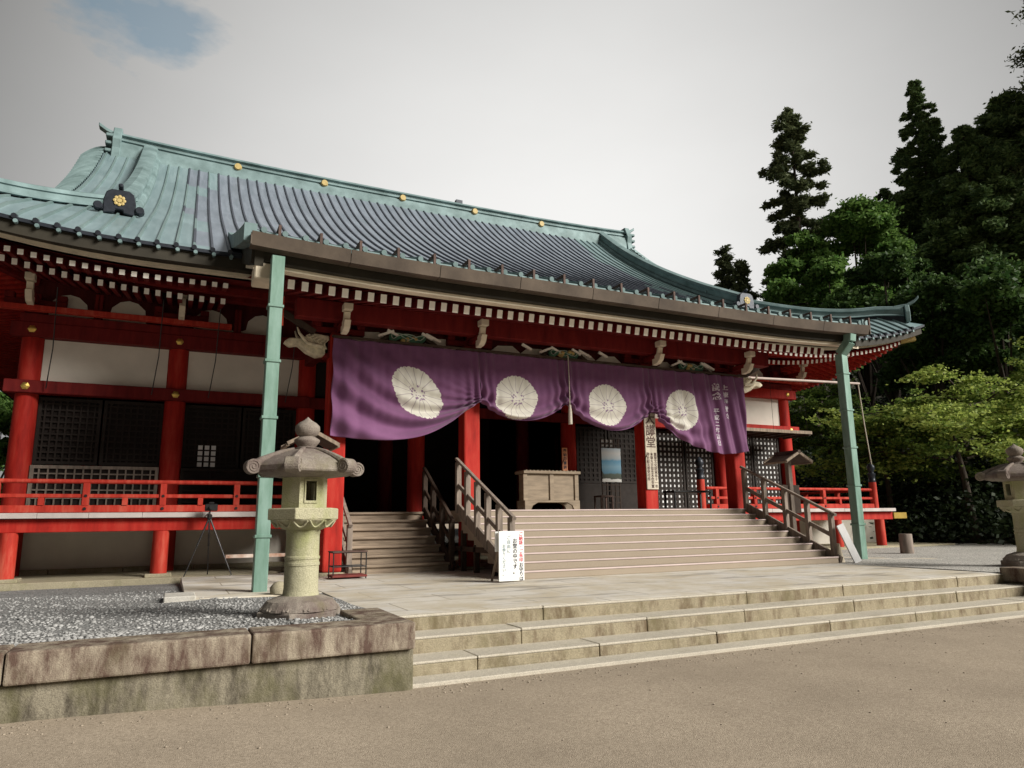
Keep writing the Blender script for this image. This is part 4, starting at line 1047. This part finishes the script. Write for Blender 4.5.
def lantern(loc, label, ph=0.0):
    x, y, z = loc
    t = thing('stone_lantern', label, 'lantern', loc, 'stone lanterns in front of the hall')
    b = MB(); b.lathe((x, y, z-.04), [(.47, 0), (.47, .15), (.455, .165)], 6, 0, ph); 
    b.lathe((x, y, z+.125), [(.43, 0), (.42, .03), (.36, .12), (.26, .165), (.215, .18)], 24)
    for i in range(12):
        a = 2*PI*(i+.5)/12
        for rr_, zz in ((.40, .05),):
            pt = [(x+math.cos(a+q)*(.425-.13*math.cos(q/.22*PI/2)*1.0), y+math.sin(a+q)*(.425-.13*math.cos(q/.22*PI/2)), z+.14+.115*math.cos(q/.22*PI/2)) for q in np.linspace(-.22, .22, 9)]
            b.tube(pt, .017, 6)
    b.build('base', 'lantern_top', t, bevel=.01)
    s = MB(); s.lathe((x, y, z+.30), [(.205, 0), (.195, .02), (.187, .08), (.187, .33), (.195, .335), (.195, .365), (.187, .37), (.187, .40), (.195, .405), (.195, .43), (.185, .44), (.182, .68), (.19, .70), (.19, .74)], 28)
    s.build('shaft', 'lantern', t, smooth=35)
    p = MB(); p.lathe((x, y, z+1.03), [(.20, 0), (.26, .03), (.355, .105), (.37, .12)], 24); p.lathe((x, y, z+1.15), [(.40, 0), (.405, .01), (.405, .125), (.395, .135)], 6, 0, ph)
    for i in range(12):
        a = 2*PI*(i+.5)/12
        pt = [(x+math.cos(a+q)*(.30+.055*(q/.23)**2), y+math.sin(a+q)*(.30+.055*(q/.23)**2), z+1.065+.075*(q/.23)**2) for q in np.linspace(-.23, .23, 9)]
        p.tube(pt, .014, 5)
    p.build('platform', 'lantern', t, bevel=.008)
    # fire box: six corner piers, sills and window openings
    fb = MB(); rb_ = .26; z0, z1 = z+1.285, z+1.68
    cor = [(x+rb_*math.cos(ph+i*PI/3), y+rb_*math.sin(ph+i*PI/3)) for i in range(6)]
    for i in range(6):
        a, c = Vector((*cor[i], 0)), Vector((*cor[(i+1) % 6], 0)); d = c-a; nrm = Vector((d.y, -d.x, 0)).normalized(); ctr = Vector((x, y, 0))
        if nrm.dot((a+c)/2-ctr) < 0: nrm = -nrm
        inn = -nrm*.06
        def slab(u0, u1, w0, w1, dep=0.0):
            q = [a+d*u0+Vector((0,0,w0)), a+d*u1+Vector((0,0,w0)), a+d*u1+Vector((0,0,w1)), a+d*u0+Vector((0,0,w1))]
            vs = [v_+nrm*dep for v_ in q]+[v_+inn for v_ in q]
            fb.add(vs, [(0,1,2,3),(7,6,5,4),(0,4,5,1),(1,5,6,2),(2,6,7,3),(3,7,4,0)])
        if i % 2 == 0:
            slab(0, .27, z0, z1); slab(.73, 1, z0, z1); slab(.27, .73, z0, z0+.09); slab(.27, .73, z1-.07, z1)
            for u0, u1, w0, w1 in ((.21, .27, z0+.06, z1-.04), (.73, .79, z0+.06, z1-.04), (.27, .73, z0+.06, z0+.09), (.27, .73, z1-.07, z1-.04)): slab(u0, u1, w0, w1, .012)
        else:
            slab(0, 1, z0, z1)
    fb.lathe((x, y, z0), [(.17, 0), (.17, .02)], 12)
    fb.build('fire_box', 'lantern', t)
    # roof
    rf = MB(); prof = [(.22, 1.655), (.50, 1.69), (.575, 1.715), (.585, 1.735), (.575, 1.79), (.50, 1.845), (.40, 1.895), (.28, 1.945), (.17, 1.985), (.12, 2.0)]
    rf.lathe((x, y, z), prof, 6, 0, ph)
    for i in range(6):
        a = ph+i*PI/3; rf.tube([(x+math.cos(a)*q, y+math.sin(a)*q, z+w) for q, w in ((.14, 1.99), (.28, 1.95), (.40, 1.90), (.5, 1.85), (.58, 1.79))], [.025, .03, .035, .045, .055], 8)
        scroll(rf, (x+math.cos(a)*.60, y+math.sin(a)*.60, z+1.775), a, .083, .075)
    rf.build('roof', 'lantern_top', t, bevel=.008)
    fi = MB(); fi.lathe((x, y, z+1.99), [(.13, 0), (.14, .015), (.10, .03), (.115, .06), (.145, .105), (.145, .13), (.10, .165), (.085, .175), (.12, .205), (.143, .265), (.138, .32), (.10, .365), (.05, .40), (.02, .43), (.004, .45)], 24)
    fi.build('finial', 'lantern_top', t, smooth=60)
    tab = [(0, 0), (.30, .24), (1.03, .92), (1.285, 1.15), (1.665, 1.48), (2.0, 1.80), (2.45, 2.16), (3, 2.6)]
    for ch in t.children:
        for v in ch.data.vertices: v.co = (v.co.x*.95, v.co.y*.95, lerp_table(tab, v.co.z) if v.co.z > 0 else v.co.z)
    return t
L1 = lantern((1.30, 8.0, .515), 'large mossy hexagonal stone lantern in front of the left drainpipe', R(8))
L2 = dup(L1, (15.32, 8.5, .50), 'stone lantern on pale gravel at the right edge of the terrace', 1.12)

# ------------------------------------------------------------------ things around the stairs
t = thing('notice_board', 'white standing notice with red and black vertical writing beside the carpeted stairs', 'sign', (5.2, 10.98, .5))
MB().box(4.965, 5.435, 10.97, 11.0, .52, 1.335).build('board', 'signwhite', t, bevel=.004)
MB().box(4.93, 5.0, 11.03, 11.06, 1.0, 1.33).build('back_board', 'signwhite', t)
mb = MB()
for xx in (5.0, 5.4): mb.bar((xx, 11.0, 1.2), (xx, 11.35, .5), .03, .03)
mb.build('prop_leg', 'wood', t)
a = MB(); vtext(a, 'ご納経・ご朱印', .072, (5.375, 10.968, 1.315), pitch=.98); a.build('lettering', 'redink', t)
a = MB(); vtext(a, 'お守りは', .080, (5.375, 10.968, .81), pitch=.93); a.build('lettering', 'ink', t); a = MB(); vtext(a, 'お堂の中です。', .088, (5.262, 10.968, 1.21), pitch=.95); a.build('lettering', 'ink', t)
a = MB(); vtext(a, 'ご自由に', .07, (5.15, 10.968, 1.26), pitch=1.05); a.build('lettering', 'greyink', t); a = MB(); vtext(a, 'お参りください。', .066, (5.06, 10.968, 1.12), pitch=.98); a.build('lettering', 'greyink', t)

t = thing('leaning_sign', 'narrow white sign leaning against the foot of the right handrail', 'sign', (13.85, 11.2, .5))
MB().bar((13.72, 11.15, .515), (13.47, 11.33, 1.33), .22, .03, up=(0,1,0)).build('panel', 'boardgrey', t, bevel=.004)
MB().prism([(-.12, 0), (.26, 0), (.08, .42)], (13.46, 11.42, .5), (.7,0,0), (0,0,1), (0, .2, 0)).build('support', 'cream', t)

OB = thing('offertory_box', 'pale wooden offertory box with panelled front on the stair landing', 'box', (8.33, 15.5, 1.74))
MB().box(7.62, 9.04, 15.25, 15.62, 1.98, 2.62).build('body', 'box', OB, bevel=.01)
for x in (7.58, 8.30, 9.0): MB().box(x-.035, x+.075, 15.215, 15.249, 1.98, 2.62).build('stile', 'box', OB, bevel=.006)
MB().box(7.54, 9.12, 15.17, 15.68, 2.62, 2.69).build('top_rim', 'box', OB, bevel=.008)
ft = [(0, .24), (0, 0), (.16, 0), (.22, .12), (.36, .19), (1.16, .19), (1.30, .12), (1.36, 0), (1.52, 0), (1.52, .24)]
MB().prism(ft[::-1], (7.57, 15.20, 1.74), (1,0,0), (0,0,1), (0, .06, 0)).build('apron', 'box', OB, bevel=.008)
MB().prism(ft[::-1], (7.57, 15.58, 1.74), (1,0,0), (0,0,1), (0, .06, 0)).build('apron', 'box', OB)
sl_ = MB()
for i in range(14): sl_.box(7.62+i*.104, 7.66+i*.104, 15.22, 15.63, 2.69, 2.71)
sl_.build('grille_bar', 'box', OB)
t = thing('wooden_plaque', 'narrow orange wooden plaque with dark writing standing on the offertory box', 'sign', (8.83, 15.45, 2.71))
MB().box(8.76, 8.91, 15.44, 15.47, 2.71, 3.30).build('board', 'plaque', t, bevel=.005)
a = MB(); vtext(a, '奉納御賽銭', .10, (8.835, 15.437, 3.27), pitch=1.05); a.build('lettering', 'ink', t)

t = thing('poster_stand', 'lake view poster on a dark lattice stand in the hall entrance', 'poster', (11.5, 17.4, 1.74))
po = MB().box(0, .66, 0, .02, 0, .98).build('poster', 'poster', t); po.data.transform(Matrix.Translation(t.location)); po.location = (-.33, -.02, .84)
t['label'] = 'lake view poster with blue sky on a dark lattice stand'
mb = MB(); 
for i in range(5): mb.box(11.18+i*.15, 11.21+i*.15, 17.42, 17.45, 1.74, 3.85)
for i in range(12): mb.box(11.17, 11.82, 17.425, 17.445, 1.8+i*.17, 1.83+i*.17)
mb.build('lattice_frame', 'dkwood', t)
mb = MB()
for i in range(3):
    for j in range(2): mb.box(11.22+i*.15, 11.32+i*.15, 17.47, 17.475, 3.62+j*.12, 3.70+j*.12)
mb.build('paper_pane', 'paper_daylight', t)

t = thing('name_board', 'tall white board with black vertical writing fixed on the red porch column', 'sign', (10.63, 14.3, 2.2))
MB().box(10.46, 10.80, 14.27, 14.305, 2.22, 4.12).build('board', 'oldboard', t, bevel=.005)
a = MB(); vtext(a, '大講堂', .30, (10.63, 14.268, 4.1), pitch=.98)
for i, s_ in enumerate(('重要文化財寛永十一年', '本尊大日如来木像安置', '御祈願法要受付所')): vtext(a, s_, .09, (10.74-i*.11, 14.268, 3.12), pitch=.97)
a.build('lettering', 'iron', t)
t = thing('hanging_plaque', 'small red plaque with gold writing hanging under the eave near the left drainpipe', 'sign', (1.5, 13.0, 5.1))
MB().box(1.40, 1.60, 13.0, 13.03, 5.06, 5.62).build('board', 'redplaque', t, bevel=.006)
a = MB(); vtext(a, '伝教大師', .125, (1.5, 12.997, 5.6), pitch=1.05); a.build('lettering', 'gilt', t)
MB().tube([(1.5, 13.015, 5.62), (1.5, 13.015, 6.0)], .008, 5).build('hanging_wire', 'iron', t)

def roofed_post(x, y, label):
    t = thing('roofed_signpost', label, 'signpost', (x, y, .5), 'small roofed signposts beside the stairs')
    MB().box(x-.06, x+.06, y-.06+.3, y+.06+.3, .5, 2.95).build('post', 'woodv', t, bevel=.008)
    MB().box(x-.3, x+.3, y+.28, y+.32, 1.6, 2.3).build('board', 'dkwood', t)
    for s in (-1, 1):
        mb = MB(); mb.prism([(0, .20), (.42, -.02), (.42, .02), (0, .25)], (x, y-.05, 2.85), (s, 0, 0), (0,0,1), (0, .7, 0)); mb.build('roof_slope', 'dkwood', t)
        mb = MB(); mb.bar((x, y-.07, 3.09), (x+s*.44, y-.07, 2.86), .05, .06); mb.bar((x, y+.67, 3.09), (x+s*.44, y+.67, 2.86), .05, .06); mb.bar((x+s*.43, y-.07, 2.84), (x+s*.43, y+.67, 2.84), .05, .045)
        mb.build('roof_edge', 'wood', t)
    MB().bar((x, y-.1, 3.11), (x, y+.7, 3.11), .09, .07).build('roof_ridge', 'dkwood', t)
    return t
roofed_post(2.15, 12.6, 'dark roofed wooden signpost behind the mossy stone lantern')
roofed_post(13.95, 12.8, 'roofed wooden signpost just beyond the right stair handrail')

# tripod with a camera
t = thing('tripod', 'black camera tripod standing on the stone edge before the left veranda', 'tripod', (.72, 15.75, .5))
top = Vector((.70, 15.72, 1.66))
for q in ((.30, 15.62, .51), (1.17, 15.62, .51), (.75, 16.15, .51)):
    q = Vector(q); mid = top.lerp(q, .5); mb = MB(); mb.tube([top, mid], .018, 7); mb.tube([mid, q], .012, 7); mb.build('leg', 'black', t)
mb = MB(); mb.tube([(.70, 15.72, 1.35), (.70, 15.72, 1.78)], .014, 7); mb.lathe((.70, 15.72, 1.62), [(.05, 0), (.05, .07), (.03, .1)], 10); mb.build('centre_column', 'black', t)
MB().tube([(.70, 15.72, 1.76), (.60, 15.5, 1.66)], .01, 6).build('pan_handle', 'black', t)
c = thing('camera', 'small black camera mounted on the tripod', 'camera', (.70, 15.72, 1.78))
MB().box(.60, .84, 15.68, 15.77, 1.78, 1.92).build('body', 'black', c, bevel=.012)
MB().tube([(.72, 15.68, 1.85), (.72, 15.56, 1.85)], .045, 14).build('lens', 'black', c)
MB().box(.67, .77, 15.69, 15.76, 1.92, 1.96).build('viewfinder', 'black', c, bevel=.01)

# rack, barrier, small stones by the left drainpipe
t = thing('umbrella_rack', 'thin metal rack with dull red tray beside the red porch column', 'rack', (3.0, 13.5, .5))
mb = MB()
for x in (2.72, 3.32):
    for y in (13.3, 13.7): mb.tube([(x, y, .5), (x, y, .98)], .012, 6)
for z in (.72, .97):
    mb.tube([(2.72, 13.3, z), (3.32, 13.3, z), (3.32, 13.7, z), (2.72, 13.7, z), (2.72, 13.3, z)], .012, 6)
mb.build('frame', 'black', t); MB().box(2.70, 3.34, 13.27, 13.73, .53, .57).build('tray', 'redmat', t, bevel=.008)
MB().box(2.70, 3.34, 13.27, 13.73, .975, .995).build('top_shelf', 'iron', t)
t = thing('pipe_barrier', 'rust-streaked white pipe barrier under the left veranda', 'barrier', (1.6, 15.0, .5))
MB().tube([(1.72, 14.9, .5), (1.72, 14.9, 1.42)], .045, 10).build('post', 'rustpipe', t)
MB().bar((1.0, 15.0, .90), (2.4, 15.0, .90), .05, .065).build('cross_bar', 'rustpipe', t)
t = tag(MB().box(-.02, .38, 10.85, 11.5, .36, .56).build('stone_slab', 'slab', bevel=.015), 'pale rectangular stone slab lying on the gravel', 'slab'); recentre(t, (.18, 11.2, .36))
t = tag(MB().lathe((1.5, 11.1, .49), [(.05, 0), (.13, .02), (.14, .10), (.08, .17), (.02, .19)], 9).build('round_stone', 'plinth', smooth=60), 'small rounded stone at the foot of the left drainpipe', 'stone'); recentre(t, (1.5, 11.1, .49))
t = tag(MB().lathe((18.2, 13.2, .5), [(.17, 0), (.165, .5), (.155, .52)], 14).build('wooden_stump', 'woodv', smooth=40), 'short weathered wooden stump on the pale gravel near the veranda corner', 'stump'); recentre(t, (18.2, 13.2, .5))
t = tag(MB().tube([(14.2, 15.75, 5.62), (20.3, 15.75, 5.83)], .04, 10).build('bamboo_pole', 'pole', smooth=40), 'long pale pole slung under the right eave behind the drainpipe', 'pole'); recentre(t, (14.2, 15.75, 5.62))
t = tag(MB().tube([(20.25, 15.75, 5.8), (20.6, 15.95, 4.5), (21.0, 16.15, 3.15)], .018, 6).build('hanging_rope', 'rope'), 'thin pale rope from the pole down to the corner newel', 'rope'); recentre(t, (21.0, 16.1, 3.1))
# black table and stool on the landing
t = thing('black_table', 'low black table beside the red newel on the stair landing', 'table', (12.7, 15.4, 1.74))
MB().box(12.0, 13.3, 15.2, 15.7, 2.20, 2.25).build('tabletop', 'black', t)
for x in (12.05, 13.25):
    for y in (15.25, 15.65): MB().box(x-.02, x+.02, y-.02, y+.02, 1.74, 2.2).build('leg', 'black', t)
t = thing('stool', 'small dark stool next to the poster', 'stool', (10.1, 15.6, 1.74))
MB().box(9.9, 10.28, 15.5, 15.85, 2.08, 2.12).build('seat', 'iron', t)
for x in (9.92, 10.26):
    for y in (15.52, 15.83): MB().box(x-.018, x+.018, y-.018, y+.018, 1.74, 2.08).build('leg', 'iron', t)

# ------------------------------------------------------------------ trees
def leafmesh(name, pts, size, mat, parent, flat=.5, aspect=1.7):
    """many leaf-sized triangles around given points"""
    n_ = len(pts); a = rng.normal(size=(n_, 3)); a[:, 2] *= flat; a /= np.linalg.norm(a, axis=1)[:, None]+1e-9
    b = rng.normal(size=(n_, 3)); b -= a*(a*b).sum(1)[:, None]; b /= np.linalg.norm(b, axis=1)[:, None]+1e-9
    s = (size*rng.uniform(.6, 1.4, n_))[:, None]
    v = np.stack([pts-a*s*aspect*.5, pts+b*s*.5-a*s*.1, pts+a*s*aspect*.5, pts-b*s*.5-a*s*.1], 1).reshape(-1, 3)
    off = Vector((0,0,0)); p = parent
    while p is not None: off += p.location; p = p.parent
    v = v-np.array(off)
    me = bpy.data.meshes.new(name); me.vertices.add(len(v)); me.vertices.foreach_set('co', v.ravel())
    me.loops.add(len(v)); me.loops.foreach_set('vertex_index', np.arange(len(v), dtype=np.int32))
    me.polygons.add(n_); me.polygons.foreach_set('loop_start', np.arange(0, len(v), 4, dtype=np.int32))
    me.update(calc_edges=True); me.materials.append(M[mat])
    o = bpy.data.objects.new(name, me); COL.objects.link(o); o.parent = parent; return o
def hill(x, y):
    d = max(0, (x-27)*.9+(y-16)*.12); return .49+min(26, .55*d**.9 if d > 0 else 0) if x > 24 else .33
def at(px, py, dist):
    d = ray(px, py); h = math.hypot(d.x, d.y); return CAM+d*(dist/h)
def conifer(px, top_y, dist, Rr, label, mat='cedar', bare=.12, n_br=150, per=220, lsz=.2, droop=.35, ragged=.35, shape=.85, cat='tree', group='tall conifers behind the hall'):
    tp = at(px, top_y, dist); x, y = tp.x, tp.y; z0 = hill(x, y)-.2; Ht = tp.z-z0
    t = thing('cedar_tree' if mat == 'cedar' else 'pine_tree', label, cat, (x, y, z0), group)
    tr = MB(); r0_ = Ht*.016
    tr.tube([(x+.1*math.sin(q*9), y, z0+Ht*q) for q in np.linspace(0, .97, 10)], [r0_*(1-q*.93) for q in np.linspace(0, 1, 10)], 9)
    pts = []; lb = MB()
    for i in range(n_br):
        q = bare+(1-bare)*((i+rng.random())/n_br); a = i*2.39996+rng.normal()*.4
        rad = Rr*((1-q)/(1-bare))**shape*rng.uniform(1-ragged, 1+ragged*.5)+(.25 if mat == 'pineleaf' else .12)
        if mat == 'pineleaf': rad = Rr*(math.sin(PI*min(1, .18+.82*q))**.5)*rng.uniform(.45, 1.1)
        st_ = np.array([x, y, z0+Ht*q]); en = st_+np.array([math.cos(a)*rad, math.sin(a)*rad, -droop*rad+.1*rad*rng.normal()])
        mid = (st_+en)/2+np.array([0, 0, .10*rad])
        lb.tube([tuple(st_), tuple(mid), tuple(en)], [max(.02, r0_*.28*(1-q)), .03, .012], 4, caps=False)
        nn = int(2.1*per*(.35+rad/Rr))
        ncl = max(3, int(rad*2.2))
        for c_ in range(ncl):
            w = .25+.8*(c_+.5)/ncl; cp_ = st_*(1-w)**1+en*w if w <= 1 else en
            cp_ = cp_+rng.normal(size=3)*np.array([.25, .25, .12])*max(.5, rad*.22)
            k_ = nn//ncl
            pts.append(cp_+rng.normal(size=(k_, 3))*np.array([.30, .30, .24 if mat == 'pineleaf' else .17])*max(.5 if mat == 'pineleaf' else .26, rad*.23))
    tk = tr.build('trunk', 'bark', t, smooth=60); lb.build('limb', 'bark', tk)
    leafmesh('crown', np.concatenate(pts), lsz*.5, mat, t, aspect=2.8)
    return t
def broadleaf(px, top_y, dist, Rr, hfrac, label, mat='broad', clumps=70, per=320, lsz=.2, flat=.6, layer=False, name='broadleaf_tree', group='leafy trees right of the hall', base=None):
    tp = at(px, top_y, dist); x, y = tp.x, tp.y; z0 = hill(x, y)-.2 if base is None else base; Ht = tp.z-z0
    t = thing(name, label, 'tree', (x, y, z0), group)
    tr = MB(); lean = rng.normal()*.25; fork = Ht*(1-hfrac)*.8
    tr.tube([(x, y, z0), (x+lean*.3, y, z0+fork*.5), (x+lean*.5, y, z0+fork), (x+lean*.8, y+.1, z0+fork+Ht*hfrac*.55)], [Ht*.022+.04, Ht*.018+.03, Ht*.014+.02, .03], 9)
    pts = []; ch = Ht*hfrac; cz = z0+Ht-ch/2; lb = MB(); f0 = np.array([x+lean*.5, y, z0+fork])
    if layer:
        nb = 19
        for i in range(nb):
            q = (i+.5)/nb; a = i*2.39996+rng.normal()*.3; hz = z0+Ht-ch+ch*(.12+.86*q)
            L = Rr*(1.18-.75*q**1.6)*rng.uniform(.5, 1.2); tip = np.array([x+math.cos(a)*L, y+math.sin(a)*L, hz-.12*L+rng.normal()*.45]); root = np.array([x, y, hz-.25*L*.6])
            mid = root*.5+tip*.5+np.array([0, 0, .12*L]); lb.tube([tuple(root), tuple(mid), tuple(tip)], [.05, .03, .010], 5, caps=False)
            nc = max(4, int(L*3.2))
            for c_ in range(nc):
                w = .22+.85*(c_+rng.random())/nc; pm = (1-w)**2*root+2*w*(1-w)*mid+w*w*tip if w < 1 else tip
                pm = pm+rng.normal(size=3)*np.array([.34, .34, .12])*(.5+.2*L)
                s = rng.uniform(.14, .40)*(.7+.12*L); k_ = int(per*s*1.05)
                p = rng.normal(size=(k_, 3))*np.array([s, s, .05]); p[:, 2] += .28*rng.normal()*p[:, 0]+.28*rng.normal()*p[:, 1]-.14*(p[:, 0]**2+p[:, 1]**2)
                pts.append(pm+p)
    else:
        ns = max(6, clumps//9)
        subs = []
        for i in range(ns):
            a = i*2.39996+rng.normal()*.5; q = rng.uniform(-.85, 1) if i else 1.0; rad = Rr*math.sqrt(max(.05, 1-q*q*.85))*rng.uniform(.35, .85)
            if i == 0: rad *= .2
            rs_ = Rr*rng.uniform(.26, .46); subs.append((np.array([x+math.cos(a)*rad, y+math.sin(a)*rad, cz+q*(ch/2-rs_*.6)]), rs_))
        for c0, rs_ in subs:
            m_ = f0*.5+c0*.5+np.array([0, 0, -.06*Rr]); lb.tube([tuple(f0), tuple(m_), tuple(c0)], [Ht*.009+.02, Ht*.005+.015, .015], 5, caps=False)
            for i in range(11):
                d = rng.normal(size=3); d /= np.linalg.norm(d); d[2] = abs(d[2])*.9-.25*rng.random()
                c_ = c0+d*rs_*rng.uniform(.55, 1.05); s = rs_*rng.uniform(.18, .42)
                pts.append(c_+rng.normal(size=(int(per*1.5), 3))*np.array([s, s, s*.6])*.62)
    tk = tr.build('trunk', 'bark', t, smooth=60); lb.build('limb', 'bark', tk)
    leafmesh('crown', np.concatenate(pts), lsz*.7, mat, t, flat=.25 if layer else flat)
    return t
conifer(788, 112, 52, 2.9, 'tall slim dark conifer with ragged gaps standing alone against the sky', 'pineleaf', .36, 84, 300, .25, .12, .75)
conifer(724, 250, 60, 1.7, 'smaller dark conifer showing just above the roof slope', 'pineleaf', .45, 40, 260, .26, .1, .6)
conifer(741, 262, 58, 1.5, 'short dark conifer touching the lone slim conifer on its left', 'pineleaf', .45, 36, 260, .26, .1, .6)
conifer(914, 82, 60, 6.3, 'pointed dark green cedar rising highest behind the roof corner', 'cedar', .1, 230, 460, .26, .35, .4, .88)
conifer(1004, 96, 60, 8.6, 'broad dense cedar filling the right edge of the view', 'cedar', .06, 260, 520, .27, .3, .35, .5)
conifer(962, 128, 55, 6.2, 'dark cedar squeezed between the pointed cedar and the broad cedar', 'cedar', .08, 210, 460, .26, .35, .3, .6)
conifer(1082, -70, 60, 7.6, 'tree whose dark boughs reach in at the top right corner', 'pineleaf', .3, 150, 300, .28, .1, .5)
conifer(884, 190, 62, 5.2, 'shorter rounded cedar tucked left of the pointed cedar', 'cedar', .1, 140, 380, .25, .25, .4, .5)
broadleaf(848, 214, 50, 3.9, .82, 'bright green leafy tree left of the pointed cedar', 'broad', 150, 330, .24)
broadleaf(800, 240, 47, 3.0, .75, 'leafy tree directly below the lone slim conifer', 'broad', 110, 330, .24)
broadleaf(826, 268, 44, 3.0, .6, 'leafy tree just above the bronze corner ridge', 'broad', 72, 330, .22)
broadleaf(880, 262, 40, 3.2, .6, 'leafy tree directly behind the upturned roof tip', 'darkleaf', 72, 330, .21)
broadleaf(925, 285, 38, 3.2, .6, 'leafy tree just right of the upturned roof tip', 'darkleaf', 72, 330, .2)
broadleaf(992, 275, 37, 3.8, .6, 'leafy tree behind the yellow-green maple at the right', 'darkleaf', 81, 330, .2)
mg = 'maples by the veranda corner'
broadleaf(955, 372, 31, 3.9, .50, 'yellow-green maple with layered sprays behind the right lantern', 'maple', 62, 430, .12, layer=True, name='maple_tree', group=mg)
broadleaf(1040, 358, 34, 3.6, .50, 'yellow-green maple reaching in from the right edge', 'maple', 56, 430, .12, layer=True, name='maple_tree', group=mg)
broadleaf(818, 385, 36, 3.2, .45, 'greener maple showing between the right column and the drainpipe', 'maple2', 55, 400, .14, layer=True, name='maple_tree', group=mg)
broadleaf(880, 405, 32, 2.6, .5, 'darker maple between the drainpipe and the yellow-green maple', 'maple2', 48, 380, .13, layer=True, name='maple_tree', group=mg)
broadleaf(-10, 395, 44, 3.0, .8, 'green tree glimpsed past the left end column', 'broad', 60, 300, .22, group='trees left of the hall', base=.3)
broadleaf(-60, 360, 50, 4.0, .8, 'leafy tree out beyond the left end of the hall', 'broad', 60, 300, .25, group='trees left of the hall', base=.3)
broadleaf(2, 408, 40, 2.6, .85, 'green bush low behind the left end column', 'broad', 60, 300, .2, group='trees left of the hall', base=.3)
# dark undergrowth at the foot of the wooded bank
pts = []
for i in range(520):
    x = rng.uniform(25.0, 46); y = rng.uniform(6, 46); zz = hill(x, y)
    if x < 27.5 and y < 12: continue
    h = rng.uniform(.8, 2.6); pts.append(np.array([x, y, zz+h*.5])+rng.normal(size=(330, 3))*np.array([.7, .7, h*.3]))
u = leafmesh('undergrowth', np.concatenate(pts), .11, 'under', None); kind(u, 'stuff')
